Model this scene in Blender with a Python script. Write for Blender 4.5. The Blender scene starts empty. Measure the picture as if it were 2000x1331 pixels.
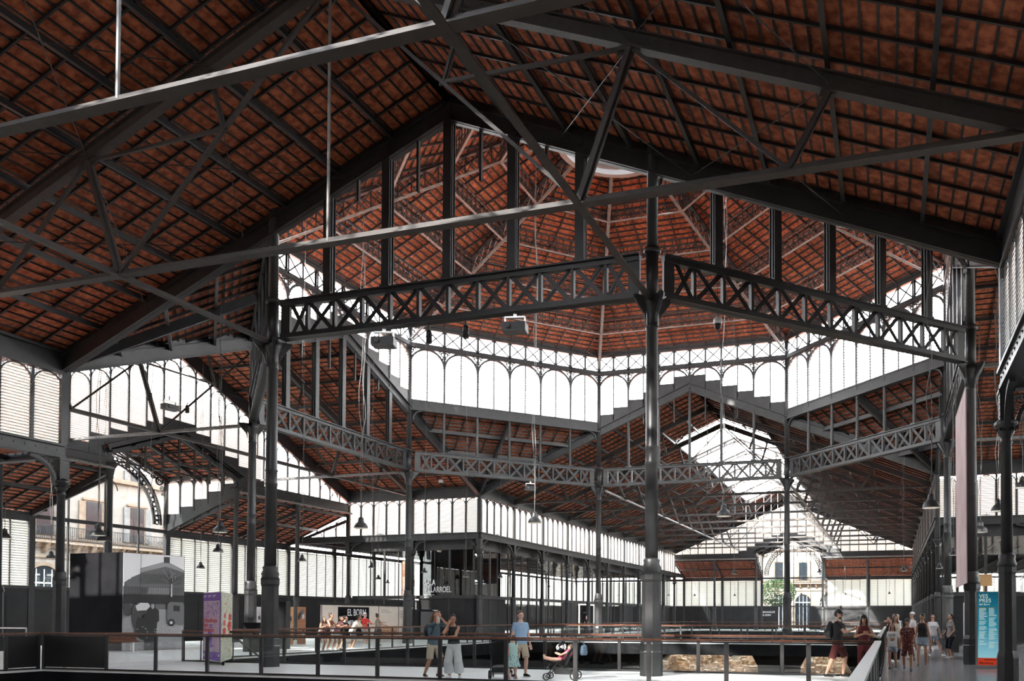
import bpy, math, random
from mathutils import Vector, Matrix, Quaternion
random.seed(7)
PI = math.pi
scene = bpy.context.scene
COL = scene.collection

# ------------------------------------------------------------------ camera
cam_d = bpy.data.cameras.new('camera')
cam = bpy.data.objects.new('camera', cam_d)
COL.objects.link(cam)
scene.camera = cam
CAMPOS = Vector((12.364, -36.091, 1.567))
YAW, PIT, ROL = 0.2956, 0.0197, 0.0023
FPX, CX, CY = 1598.65, 1253.53, 1175.12
cam_d.sensor_width = 36.0
cam_d.lens = FPX * 36.0 / 2000.0
cam_d.shift_x = (1000 - CX) / 2000.0
cam_d.shift_y = (CY - 665.5) / 2000.0
cam_d.clip_start = 0.05
cam_d.clip_end = 500
_r = Vector((math.cos(YAW), math.sin(YAW), 0)); _f = Vector((-math.sin(YAW), math.cos(YAW), 0)); _u = Vector((0, 0, 1))
_f2 = _f * math.cos(PIT) + _u * math.sin(PIT); _u2 = -_f * math.sin(PIT) + _u * math.cos(PIT)
_r3 = _r * math.cos(ROL) + _u2 * math.sin(ROL); _u3 = -_r * math.sin(ROL) + _u2 * math.cos(ROL)
M = Matrix((( _r3.x, _u3.x, -_f2.x, CAMPOS.x), (_r3.y, _u3.y, -_f2.y, CAMPOS.y), (_r3.z, _u3.z, -_f2.z, CAMPOS.z), (0, 0, 0, 1)))
cam.matrix_world = M

# ------------------------------------------------------------------ sky, sun, exposure
world = bpy.data.worlds.new('sky'); scene.world = world
world.use_nodes = True
wn = world.node_tree; wn.nodes.clear()
wo = wn.nodes.new('ShaderNodeOutputWorld'); wb = wn.nodes.new('ShaderNodeBackground')
wt = wn.nodes.new('ShaderNodeTexCoord'); wg = wn.nodes.new('ShaderNodeSeparateXYZ'); wr = wn.nodes.new('ShaderNodeValToRGB')
wn.links.new(wt.outputs['Generated'], wg.inputs[0]); wn.links.new(wg.outputs['Z'], wr.inputs[0])
wr.color_ramp.elements[0].position = 0.0; wr.color_ramp.elements[0].color = (1.0, 0.99, 0.97, 1)
wr.color_ramp.elements[1].position = 0.8; wr.color_ramp.elements[1].color = (0.80, 0.88, 1.0, 1)
wn.links.new(wr.outputs[0], wb.inputs['Color']); wb.inputs['Strength'].default_value = 25.0
wn.links.new(wb.outputs[0], wo.inputs[0])
sun_d = bpy.data.lights.new('sun', 'SUN'); sun_d.energy = 38.0; sun_d.angle = 0.02; sun_d.color = (1, 0.95, 0.88)
sun = bpy.data.objects.new('sun', sun_d); COL.objects.link(sun)
sun.rotation_euler = Vector((-0.36, -1.0, 0.70)).to_track_quat('Z', 'Y').to_euler()
scene.view_settings.view_transform = 'Standard'
scene.view_settings.look = 'None'
scene.view_settings.gamma = 1
scene.view_settings.use_curve_mapping = False
scene.view_settings.exposure = 0.0
scene.cycles.max_bounces = 8
scene.cycles.diffuse_bounces = 6
scene.cycles.glossy_bounces = 3
scene.cycles.transmission_bounces = 4
scene.cycles.transparent_max_bounces = 24
scene.cycles.sample_clamp_indirect = 12
scene.cycles.caustics_reflective = False
scene.cycles.caustics_refractive = False

# ------------------------------------------------------------------ materials
def mat(name, col, rough=0.6, metal=0.0, noise=None, scale=4.0, emit=None, spec=None, bump=0.0):
    m = bpy.data.materials.new(name); m.use_nodes = True
    nt = m.node_tree; b = nt.nodes['Principled BSDF']
    b.inputs['Base Color'].default_value = (*col, 1); b.inputs['Roughness'].default_value = rough
    b.inputs['Metallic'].default_value = metal
    if spec is not None: b.inputs['Specular IOR Level'].default_value = spec
    if noise:
        tc = nt.nodes.new('ShaderNodeTexCoord'); n = nt.nodes.new('ShaderNodeTexNoise'); r = nt.nodes.new('ShaderNodeValToRGB')
        n.inputs['Scale'].default_value = scale; n.inputs['Detail'].default_value = 5
        nt.links.new(tc.outputs['Object'], n.inputs['Vector']); nt.links.new(n.outputs['Fac'], r.inputs[0])
        r.color_ramp.elements[0].position = 0.35; r.color_ramp.elements[1].position = 0.65
        r.color_ramp.elements[0].color = (*col, 1); r.color_ramp.elements[1].color = (*noise, 1)
        nt.links.new(r.outputs[0], b.inputs['Base Color'])
        if bump:
            bp = nt.nodes.new('ShaderNodeBump'); bp.inputs['Strength'].default_value = bump
            nt.links.new(n.outputs['Fac'], bp.inputs['Height']); nt.links.new(bp.outputs[0], b.inputs['Normal'])
    if emit:
        b.inputs['Emission Color'].default_value = (*col, 1); b.inputs['Emission Strength'].default_value = emit
    return m
def mat_louvre():
    m = bpy.data.materials.new('louvre_glass'); m.use_nodes = True; nt = m.node_tree; nt.nodes.clear()
    o = nt.nodes.new('ShaderNodeOutputMaterial'); d = nt.nodes.new('ShaderNodeBsdfDiffuse'); t = nt.nodes.new('ShaderNodeBsdfTranslucent'); x = nt.nodes.new('ShaderNodeMixShader')
    d.inputs[0].default_value = (0.7, 0.71, 0.68, 1); t.inputs[0].default_value = (0.74, 0.75, 0.72, 1); x.inputs[0].default_value = 0.6
    nt.links.new(d.outputs[0], x.inputs[1]); nt.links.new(t.outputs[0], x.inputs[2]); nt.links.new(x.outputs[0], o.inputs[0]); return m
def mat_glass(name='clear_glass', tint=(0.975, 0.99, 0.985), refl=0.12):
    m = bpy.data.materials.new(name); m.use_nodes = True; nt = m.node_tree; nt.nodes.clear()
    o = nt.nodes.new('ShaderNodeOutputMaterial'); t = nt.nodes.new('ShaderNodeBsdfTransparent'); g = nt.nodes.new('ShaderNodeBsdfGlossy'); x = nt.nodes.new('ShaderNodeMixShader')
    f = nt.nodes.new('ShaderNodeFresnel'); f.inputs[0].default_value = 1.35
    mm = nt.nodes.new('ShaderNodeMath'); mm.operation = 'MULTIPLY_ADD'; mm.inputs[1].default_value = 1.0; mm.inputs[2].default_value = refl * 0.4
    nt.links.new(f.outputs[0], mm.inputs[0])
    ge = nt.nodes.new('ShaderNodeNewGeometry'); iv = nt.nodes.new('ShaderNodeMath'); iv.operation = 'SUBTRACT'; iv.inputs[0].default_value = 1.0
    nt.links.new(ge.outputs['Backfacing'], iv.inputs[1]); m2 = nt.nodes.new('ShaderNodeMath'); m2.operation = 'MULTIPLY'; nt.links.new(mm.outputs[0], m2.inputs[0]); nt.links.new(iv.outputs[0], m2.inputs[1]); mm = m2
    t.inputs[0].default_value = (*tint, 1); g.inputs['Roughness'].default_value = 0.02
    nt.links.new(mm.outputs[0], x.inputs[0]); nt.links.new(t.outputs[0], x.inputs[1]); nt.links.new(g.outputs[0], x.inputs[2]); nt.links.new(x.outputs[0], o.inputs[0]); return m
IRON = mat('grey_painted_iron', (0.021, 0.022, 0.0235), 0.42, 0.0, (0.031, 0.032, 0.034), 3.0)
LANT = mat('lantern_grey_paint', (0.27, 0.275, 0.27), 0.6)
IRONL = mat('pale_and_lit_iron', (0.16, 0.155, 0.15), 0.5, 0.0, (0.24, 0.23, 0.22), 5.0)  # paler iron; on the dome chords window light is put into the colour
IROND = mat('dark_painted_iron', (0.018, 0.018, 0.02), 0.5, 0.0, (0.03, 0.029, 0.03), 3.0)
TRUSS = mat('brown_grey_iron', (0.040, 0.034, 0.031), 0.6, 0.0, (0.055, 0.047, 0.043), 5.0)
TILE = mat('terracotta_tile', (0.20, 0.044, 0.018), 0.8, 0, (0.52, 0.155, 0.068), 5.5, bump=0.4)
LOUV = mat_louvre()
GLASS = mat_glass()
GLASSD = mat_glass('tinted_glass', (0.45, 0.48, 0.48)); GLASSN = mat_glass('dimmed_roof_glass', (0.33, 0.33, 0.335)); GLASSP = mat_glass('dimmed_porch_glass', (0.6, 0.62, 0.62))  # tints added to dim daylight through lantern, near skylight and porch fronts
BLACK = mat('black_panel', (0.010, 0.010, 0.011), 0.75, 0, (0.016, 0.016, 0.018), 1.0, spec=0.02)
DPANEL = mat('dark_grey_panel', (0.014, 0.0145, 0.016), 0.55, 0, (0.020, 0.0205, 0.022), 1.0, spec=0.3)
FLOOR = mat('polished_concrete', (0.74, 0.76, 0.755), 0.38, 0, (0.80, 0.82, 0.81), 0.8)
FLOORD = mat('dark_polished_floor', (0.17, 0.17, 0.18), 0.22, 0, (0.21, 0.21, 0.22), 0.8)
WOOD = mat('reddish_wood', (0.10, 0.035, 0.018), 0.35, 0, (0.17, 0.06, 0.03), 9.0)
CAPM = mat('pale_cap_metal', (0.5, 0.5, 0.49), 0.35)
STEEL = mat('brushed_steel', (0.55, 0.55, 0.54), 0.3, 0.9)
WHITE = mat('white_paint', (0.75, 0.75, 0.73), 0.6)
STONE = mat('sandstone_rubble', (0.50, 0.30, 0.17), 0.95, 0, (0.78, 0.60, 0.42), 3.5, bump=0.6)
EARTH = mat('excavated_earth', (0.16, 0.11, 0.07), 1.0, 0, (0.36, 0.27, 0.18), 1.2, bump=0.5)
FACADE = mat('pale_stone_facade', (0.27, 0.235, 0.20), 0.9, 0, (0.34, 0.30, 0.26), 1.0)
TRIMST = mat('carved_stone_trim', (0.24, 0.17, 0.12), 0.9, 0, (0.32, 0.24, 0.17), 3.0)
WINDARK = mat('dark_window_pane', (0.02, 0.025, 0.03), 0.15)
LEAF = mat('green_leaves', (0.02, 0.045, 0.01), 0.7, 0, (0.045, 0.085, 0.02), 6)
BARK = mat('tree_bark', (0.12, 0.08, 0.05), 0.9)

# ------------------------------------------------------------------ mesh builder
class MB:
    def __init__(s): s.v = []; s.f = []
    def add(s, vs, fs):
        n = len(s.v); s.v.extend([tuple(p) for p in vs]); s.f.extend([tuple(i + n for i in f) for f in fs]); return s
    def box(s, x0, x1, y0, y1, z0, z1):
        return s.add([(x0,y0,z0),(x1,y0,z0),(x1,y1,z0),(x0,y1,z0),(x0,y0,z1),(x1,y0,z1),(x1,y1,z1),(x0,y1,z1)],
                     [(3,2,1,0),(4,5,6,7),(0,1,5,4),(1,2,6,5),(2,3,7,6),(3,0,4,7)])
    def bar(s, p, q, w, h, up=(0, 0, 1)):
        p = Vector(p); q = Vector(q); d = (q - p).normalized(); up = Vector(up)
        if abs(d.dot(up)) > 0.999: up = Vector((0, 1, 0))
        a = d.cross(up).normalized() * (w / 2); b = a.cross(d).normalized() * (h / 2)
        return s.add([p-a-b, p+a-b, p+a+b, p-a+b, q-a-b, q+a-b, q+a+b, q-a+b], [(0,1,2,3),(7,6,5,4),(4,5,1,0),(5,6,2,1),(6,7,3,2),(7,4,0,3)])
    def angle(s, p, q, w, h, up=(0, 0, 1), t=0.025):
        # a T-shaped rolled section: flange plus web
        p = Vector(p); q = Vector(q); d = (q - p).normalized(); u = Vector(up)
        if abs(d.dot(u)) > 0.999: u = Vector((0, 1, 0))
        a = d.cross(u).normalized(); b = a.cross(d).normalized()
        s.bar(p + b * (-h / 2 + t / 2), q + b * (-h / 2 + t / 2), w, t, up); s.bar(p + b * t / 2, q + b * t / 2, t * 1.6, h - t, up); return s
    def tube(s, p, q, r, n=8, r2=None):
        p = Vector(p); q = Vector(q); d = (q - p).normalized(); r2 = r if r2 is None else r2
        a = d.orthogonal().normalized(); b = d.cross(a); vs = []
        for c, rr in ((p, r), (q, r2)):
            for i in range(n): t = 2 * PI * i / n; vs.append(c + a * math.cos(t) * rr + b * math.sin(t) * rr)
        return s.add(vs, [(i, (i+1) % n, n + (i+1) % n, n + i) for i in range(n)] + [tuple(range(n-1, -1, -1)), tuple(range(n, 2*n))])
    def lathe(s, prof, n=16, c=(0, 0, 0), rot=0.0, cap=True):
        vs = []
        for r, z in prof:
            for i in range(n): t = 2 * PI * (i + 0.5) / n + rot; vs.append((c[0] + r * math.cos(t), c[1] + r * math.sin(t), c[2] + z))
        m = len(prof); fs = [(k*n+i, k*n+(i+1) % n, (k+1)*n+(i+1) % n, (k+1)*n+i) for k in range(m-1) for i in range(n)]
        if cap: fs += [tuple(range(n-1, -1, -1)), tuple((m-1)*n + i for i in range(n))]
        return s.add(vs, fs)
    def arc(s, c, r0, r1, y0, y1, a0=0.0, a1=PI, n=10):
        # ring sector in the xz plane, extruded along y
        vs = []
        for i in range(n + 1):
            t = a0 + (a1 - a0) * i / n
            for r in (r0, r1):
                for y in (y0, y1): vs.append((c[0] + r * math.cos(t), y, c[1] + r * math.sin(t)))
        fs = []
        for i in range(n):
            k = 4 * i; j = k + 4
            fs += [(k, k+1, j+1, j), (k+2, j+2, j+3, k+3), (k, j, j+2, k+2), (k+1, k+3, j+3, j+1)]
        return s.add(vs, fs)
    def poly(s, pts, d):
        # closed polygon (3D pts) extruded by vector d
        n = len(pts); d = Vector(d); vs = [Vector(p) for p in pts] + [Vector(p) + d for p in pts]
        return s.add(vs, [tuple(range(n-1, -1, -1)), tuple(range(n, 2*n))] + [(i, (i+1) % n, n+(i+1) % n, n+i) for i in range(n)])
    def loft(s, secs, n=12, cap=True):
        # secs: (centre, rx, ry, axis_x, axis_y)
        vs = []
        for c, rx, ry, ax, ay in secs:
            c = Vector(c); ax = Vector(ax); ay = Vector(ay)
            for i in range(n): t = 2 * PI * i / n; vs.append(c + ax * rx * math.cos(t) + ay * ry * math.sin(t))
        m = len(secs); fs = [(k*n+i, k*n+(i+1) % n, (k+1)*n+(i+1) % n, (k+1)*n+i) for k in range(m-1) for i in range(n)]
        if cap: fs += [tuple(range(n-1, -1, -1)), tuple((m-1)*n + i for i in range(n))]
        return s.add(vs, fs)
    def xf(s, mtx):
        s.v = [tuple(mtx @ Vector(p)) for p in s.v]; return s
    def merge(s, o): return s.add(o.v, o.f)
    def build(s, name, m, parent=None, loc=None, rz=0.0, smooth=False):
        me = bpy.data.meshes.new(name); me.from_pydata(s.v, [], s.f)
        if smooth:
            me.polygons.foreach_set('use_smooth', [True] * len(me.polygons))
        me.materials.append(m); me.update()
        o = bpy.data.objects.new(name, me); COL.objects.link(o)
        if parent: o.parent = parent
        if loc is not None: o.location = loc
        o.rotation_euler = (0, 0, rz)
        return o
def tag(o, label=None, cat=None, group=None, kind=None):
    if label: o['label'] = label
    if cat: o['category'] = cat
    if group: o['group'] = group
    if kind: o['kind'] = kind
    return o
def empty(name, loc=(0, 0, 0), rz=0.0, **k):
    o = bpy.data.objects.new(name, None); COL.objects.link(o); o.location = loc; o.rotation_euler = (0, 0, rz); o.empty_display_size = 0.1
    return tag(o, **k)
def kids(o): return KIDS.get(o.name, None) or [c for c in bpy.data.objects if c.parent == o]
KIDS = {}
def dup(root, loc, rz, label=None, group=None, name=None):
    if root.name not in KIDS:
        ch = [c for c in bpy.data.objects if c.parent == root]; KIDS[root.name] = ch
        for c in ch: KIDS[c.name] = [g for g in bpy.data.objects if g.parent == c]
    r = root.copy(); COL.objects.link(r); r.location = loc; r.rotation_euler = (0, 0, rz)
    if name: r.name = name
    if label: r['label'] = label
    if group: r['group'] = group
    for c in KIDS[root.name]:
        k = c.copy(); COL.objects.link(k); k.parent = r
        for g in KIDS.get(c.name, []):
            q = g.copy(); COL.objects.link(q); q.parent = k
    return r
ORD = ['first', 'second', 'third', 'fourth', 'fifth', 'sixth', 'seventh', 'eighth', 'ninth', 'tenth', 'eleventh', 'twelfth', 'thirteenth', 'fourteenth', 'fifteenth', 'sixteenth']
_fonts = {}
def text(name, body, size, m, parent, loc, rot, depth=0.004, align='LEFT', bold=0.0, sx=1.0):
    cu = bpy.data.curves.new(name, 'FONT'); cu.body = body; cu.size = size; cu.extrude = depth; cu.align_x = align; cu.offset = min(bold, .009 * size)
    tmp = bpy.data.objects.new(name, cu); COL.objects.link(tmp)
    bpy.context.view_layer.update()
    me = bpy.data.meshes.new_from_object(tmp.evaluated_get(bpy.context.evaluated_depsgraph_get()))
    COL.objects.unlink(tmp); bpy.data.objects.remove(tmp)
    me.materials.clear(); me.materials.append(m)
    o = bpy.data.objects.new(name, me); COL.objects.link(o)
    if parent: o.parent = parent
    o.location = loc; o.rotation_euler = rot; o.scale = (sx, 1, 1)
    return o
def P2(u, v, x=None, y=None, z=None, depth=None):
    # the place where the sight line of a photo point meets a world plane
    d = _f2 + _r3 * ((u - CX) / FPX) - _u3 * ((v - CY) / FPX)
    if x is not None: t = (x - CAMPOS.x) / d.x
    elif y is not None: t = (y - CAMPOS.y) / d.y
    elif z is not None: t = (z - CAMPOS.z) / d.z
    else: t = depth
    return CAMPOS + d * t
# ------------------------------------------------------------------ hall dimensions
A = 15.0; B = 15.0 * math.tan(PI / 8); BAY = 5.35; SL = 0.4117
RZ, EZ = 16.4, 10.22            # rafter height at ridge and eave
def zr(u): return RZ - SL * abs(u)
WIN = [0]
def wname(): WIN[0] += 1; return 'window_%d' % WIN[0]
TRN = [0]
def tname(): TRN[0] += 1; return 'trim_%d' % TRN[0]

# ------------------------------------------------------------------ louvres
def slat(mb, x0, x1, y, z, tilt=0.5, w=0.118, t=0.006):
    c = math.cos(tilt) * w / 2; s = math.sin(tilt) * w / 2
    mb.add([(x0, y-c, z-s), (x1, y-c, z-s), (x1, y+c, z+s), (x0, y+c, z+s), (x0, y-c, z-s+t), (x1, y-c, z-s+t), (x1, y+c, z+s+t), (x0, y+c, z+s+t)],
           [(3,2,1,0),(4,5,6,7),(0,1,5,4),(2,3,7,6)])
SHADE_BAR = 0.016  # height of thin dark bars added as shade lines between slats
def louvre_arch(mb, x0, x1, z0, z1, y=0.0, pitch=0.1, arch=True, tilt=1.0, rods=None):  # rods: mesh that takes the added dark bars imitating shade between slats
    r = (x1 - x0) / 2; c = (x0 + x1) / 2; zs = z1 - r if arch else z1; z = z0 + pitch * 0.5
    while z < z1 - 0.02:
        if z > zs:
            h = math.sqrt(max(r * r - (z - zs) ** 2, 0.0))
            if h > 0.05:
                slat(mb, c - h, c + h, y, z, tilt)
                if rods: rods.box(c - h, c + h, y - .06, y - .05, z - .05, z - .05 + SHADE_BAR); rods.box(c - h, c + h, y + .05, y + .06, z - .05, z - .05 + SHADE_BAR)
        else:
            slat(mb, x0, x1, y, z, tilt)
            if rods: rods.box(x0, x1, y - .06, y - .05, z - .05, z - .05 + SHADE_BAR); rods.box(x0, x1, y + .05, y + .06, z - .05, z - .05 + SHADE_BAR)
        z += pitch
# clerestory bay, five arches, local x along the wall
def clerestory_bay(n=5, W=BAY, z0=7.48, z1=9.86):
    e = empty(wname(), kind='structure')
    fr = MB(); lo = MB(); tr = MB(); p = W / n
    for i in range(n):
        xa = -W / 2 + i * p + 0.05; xb = xa + p - 0.1; r = (xb - xa) / 2; c = (xa + xb) / 2
        fr.box(xa - 0.1, xa, -0.06, 0.06, z0, z1 + 0.1)
        fr.arc((c, z1 - r), r, r + 0.045, -0.05, 0.05, n=12)
        louvre_arch(lo, xa, xb, z0, z1 - 0.0, rods=fr)
        for sx in (-1, 1):
            tr.arc((c + sx * (r - 0.05), z1 - 0.02), 0.05, 0.068, -0.015, 0.015, 0, 2 * PI, 8)
            tr.arc((c + sx * (r + 0.0), z1 - 0.15), 0.03, 0.045, -0.015, 0.015, 0, 2 * PI, 6)
            tr.bar((c + sx * r * 0.5, 0, z1 + 0.06), (c + sx * (r + 0.02), 0, z1 - 0.25), 0.015, 0.015)
        # toothed louvre brackets beside each post
        z = z0 + 0.05
        while z < z1 - r: fr.box(xa - 0.001, xa + 0.02, -0.05, 0.05, z, z + 0.04); fr.box(xb - 0.02, xb, -0.05, 0.05, z, z + 0.04); z += 0.1
    fr.box(W / 2 - 0.05, W / 2 + 0.05, -0.06, 0.06, z0, z1 + 0.1)
    fr.box(-W / 2, W / 2, -0.06, 0.06, z1 + 0.06, z1 + 0.16)
    fr.build('window_frame', IRON, e); lo.build('louvre_slats', LOUV, e); tr.build('tracery', IRON, e)
    return e
# cornice with curved openwork brackets, local x along the wall, columns at the ends
def arcade_beam(W=BAY):
    e = empty(tname(), kind='structure')
    b = MB(); b.box(-W/2, W/2, -0.16, 0.16, 7.0, 7.12); b.box(-W/2, W/2, -0.12, 0.12, 7.12, 7.40); b.box(-W/2, W/2, -0.2, 0.2, 7.40, 7.48)
    x = -W / 2 + 0.25
    while x < W / 2: b.lathe([(0.03, 0), (0.02, 0.02)], 6, (x, -0.13, 7.25)); b.box(x-0.03, x+0.03, -0.135, 0.135, 7.22, 7.28); x += 0.36
    b.build('cornice_beam', IRON, e)
    for s in (-1, 1):
        k = MB(); cx = s * (W / 2 - 1.12); 
        k.arc((cx, 6.05), 0.86, 0.95, -0.07, 0.07, 0 if s > 0 else PI, (PI / 2), 10)
        k.box(min(cx, cx + 0.001), max(cx, cx + 0.001), -0.05, 0.05, 6.9, 7.0)
        k.arc((s * (W/2 - 0.33), 6.78), 0.1, 0.13, -0.02, 0.02, 0, 2*PI, 10); k.arc((s * (W/2 - 0.33), 6.78), 0.03, 0.045, -0.02, 0.02, 0, 2*PI, 8)
        k.arc((s * (W/2 - 0.24), 6.5), 0.06, 0.08, -0.02, 0.02, 0, 2*PI, 8); k.arc((s * (W/2 - 0.58), 6.88), 0.05, 0.07, -0.02, 0.02, 0, 2*PI, 8)
        k.build('bracket', IRON, e)
    c = MB()
    for i, (dx, r) in enumerate(((0, 0.07), (-0.14, 0.045), (0.14, 0.045), (-0.25, 0.03), (0.25, 0.03))): c.arc((dx, 7.5 + r * 0.6), r * 0.6, r, -0.015, 0.015, 0, 2*PI, 8)
    c.box(-0.3, 0.3, -0.02, 0.02, 7.48, 7.5); c.bar((0, 0, 7.5), (0, 0, 7.68), 0.02, 0.02)
    c.build('crest', IROND, e)
    return e
def arcade_column():
    e = empty('arcade_column')
    b = MB(); b.lathe([(0.25, 0), (0.25, 0.62), (0.24, 0.68), (0.205, 0.8), (0.2, 2.6), (0.215, 2.65), (0.215, 2.78)], 8); b.build('pedestal', IRON, e)
    m = MB(); m.lathe([(0.2, 2.78), (0.22, 2.85), (0.18, 2.95), (0.195, 3.05), (0.14, 3.12)], 20); m.build('base_moulding', IRON, e, smooth=True)
    s = MB(); s.lathe([(0.135, 3.1), (0.122, 5.72), (0.15, 5.75), (0.122, 5.8), (0.13, 5.9)], 20); s.build('shaft', IRON, e, smooth=True)
    c = MB(); c.lathe([(0.13, 5.88), (0.2, 6.0), (0.18, 6.05), (0.27, 6.16), (0.27, 6.22), (0.17, 6.3)], 16)
    for i in range(8): t = i * PI / 4; c.lathe([(0.0, -0.04), (0.05, 0), (0, 0.05)], 6, (0.2 * math.cos(t), 0.2 * math.sin(t), 6.05))
    c.build('capital', IRON, e)
    u = MB(); u.box(-0.17, 0.17, -0.15, 0.15, 6.25, 7.0)
    for z in (6.35, 6.5, 6.65, 6.8, 6.95):
        for q in (-0.12, 0.12): u.box(q - 0.012, q + 0.012, -0.165, 0.165, z - 0.012, z + 0.012)
    u.box(-0.2, 0.2, -0.18, 0.18, 6.92, 7.0); u.box(-0.13, 0.13, -0.13, 0.13, 7.48, 10.0); u.build('upper_post', IRON, e)
    return e
CB = clerestory_bay(); AB = arcade_beam(); AC = arcade_column()
CB_used = [False]; AB_used = [False]; AC_used = [False]
def place(root, flag, loc, rz, label, group=None, name=None):
    if not flag[0]:
        flag[0] = True; root.location = loc; root.rotation_euler = (0, 0, rz); root['label'] = label
        if group: root['group'] = group
        return root
    return dup(root, loc, rz, label, group, name)
tag(AC, cat='column'); tag(CB, cat='window'); tag(AB, cat='cornice')

# ------------------------------------------------------------------ roof truss (local x across the nave)
def make_truss():
    e = empty('roof_truss', cat='roof truss')
    for s in (-1, 1):
        m = MB(); d = Vector((15, 0, -15 * SL)).normalized(); n = Vector((d.z, 0, -d.x)) * -1
        p = Vector((0, 0, RZ)); q = Vector((s * 15.0, 0, EZ))
        m.bar(p, q, 0.05, 0.34, (0, 0, 1)); 
        for o_, w in ((0.17, 0.24), (-0.17, 0.24)): m.bar(p + Vector((0, 0, o_)), q + Vector((0, 0, o_)), w, 0.03)
        for k in range(0, 46):      # rivets
            t = k / 46 ; c = p.lerp(q, t)
            if (k % 12) < 3 : m.box(c.x - 0.02, c.x + 0.02, -0.045, 0.045, c.z - 0.1, c.z - 0.06); m.box(c.x - 0.02, c.x + 0.02, -0.045, 0.045, c.z + 0.06, c.z + 0.1)
        m.build('principal_rafter', TRUSS, e)
        N = Vector((s * 6.2, 0, 10.2)); M1 = Vector((s * 3.0, 0, 13.33)); M2 = Vector((s * 10.5, 0, 10.2))
        r1 = Vector((s * 3.45, 0, zr(3.45) - 0.17)); r2 = Vector((s * 7.3, 0, zr(7.3) - 0.17)); r3 = Vector((s * 11.28, 0, zr(11.28) - 0.17))
        for a, b_, w in ((r1, M1, 0.13), (r2, N, 0.2), (r3, M2, 0.15)):
            t = MB(); t.bar(a, b_, w * 0.5, w, (0, 1, 0)); t.bar(a, b_, w, w * 0.35, (0, 1, 0)); t.build('strut', TRUSS, e)
        for a, b_, w in ((N, Vector((0, 0, RZ - 0.2)), 0.11), (r2, M1, 0.09), (r2, M2, 0.09)):
            t = MB(); t.bar(a, b_, 0.03, w, (0, 1, 0)); t.bar(a + Vector((0, 0.05, 0)), b_ + Vector((0, 0.05, 0)), 0.08, 0.012, (0, 1, 0)); t.build('tie_bar', TRUSS, e)
        for c, r in ((N, 0.22), (M1, 0.13), (M2, 0.16), (r2, 0.3), (r1, 0.18), (r3, 0.2)):
            g = MB(); g.poly([(c.x - r, -0.02, c.z - r * 0.35), (c.x + r, -0.02, c.z - r * 0.35), (c.x + r * 0.7, -0.02, c.z + r * 0.5), (c.x - r * 0.7, -0.02, c.z + r * 0.5)], (0, 0.04, 0))
            for a in (-0.5, 0, 0.5):
                g.box(c.x + a * r - 0.015, c.x + a * r + 0.015, -0.04, 0.04, c.z - 0.03, c.z)
            g.build('gusset_plate', TRUSS, e)
    m = MB(); m.bar((-15, 0, 10.14), (15, 0, 10.14), 0.24, 0.035); m.bar((-15, 0, 10.22), (15, 0, 10.22), 0.03, 0.13); m.build('tie_beam', TRUSS, e)
    m = MB(); m.tube((0, 0, 10.2), (0, 0, RZ - 0.1), 0.035, 8); m.build('king_rod', IRONL, e)
    return e
TRS = make_truss(); TRS_used = [False]

# ------------------------------------------------------------------ roof slope with purlins, rafters and tile battens
def roof_slope(e, s, w0, w1, u0=0.0, u1=15.0, z=zr, step=1.875):
    sg = -1 if s < 0 else 1
    t = MB()
    def quad(ua, ub, wa, wb):
        za, zb = z(ua) + 0.52, z(ub) + 0.52
        t.add([(s*ua, wa, za), (s*ub, wa, zb), (s*ub, wb, zb), (s*ua, wb, za), (s*ua, wa, za+.1), (s*ub, wa, zb+.1), (s*ub, wb, zb+.1), (s*ua, wb, za+.1)],
              [(0,1,2,3),(7,6,5,4),(0,4,5,1),(2,6,7,3),(0,3,7,4),(1,5,6,2)])
    quad(u0, u1 + 0.3, w0, w1)
    t.build('tile_lining', TILE, e)
    u = u0
    k = 0
    while u <= u1 + 0.01:
        p = MB(); p.bar((s*u, w0, z(u) + 0.33), (s*u, w1, z(u) + 0.33), 0.035, 0.17); p.bar((s*u, w0, z(u) + 0.245), (s*u, w1, z(u) + 0.245), 0.10, 0.02)
        p.build('purlin', IRON, e); u += step
    n = int(round((w1 - w0) / 0.8917)); r_all = None
    for i in range(n + 1):
        w = w0 + (w1 - w0) * i / n
        p = MB(); p.bar((s*u0, w, z(u0) + 0.45), (s*u1, w, z(u1) + 0.45), 0.05, 0.07)
        p.build('rafter', IROND, e)
    b = MB(); nb = int((u1 - u0) / 0.3125)
    for i in range(nb + 1):
        u = u0 + i * 0.3125
        b.bar((s*u, w0, z(u) + 0.50), (s*u, w1, z(u) + 0.50), 0.045, 0.045)
    b.build('batten', IROND, e)

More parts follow.
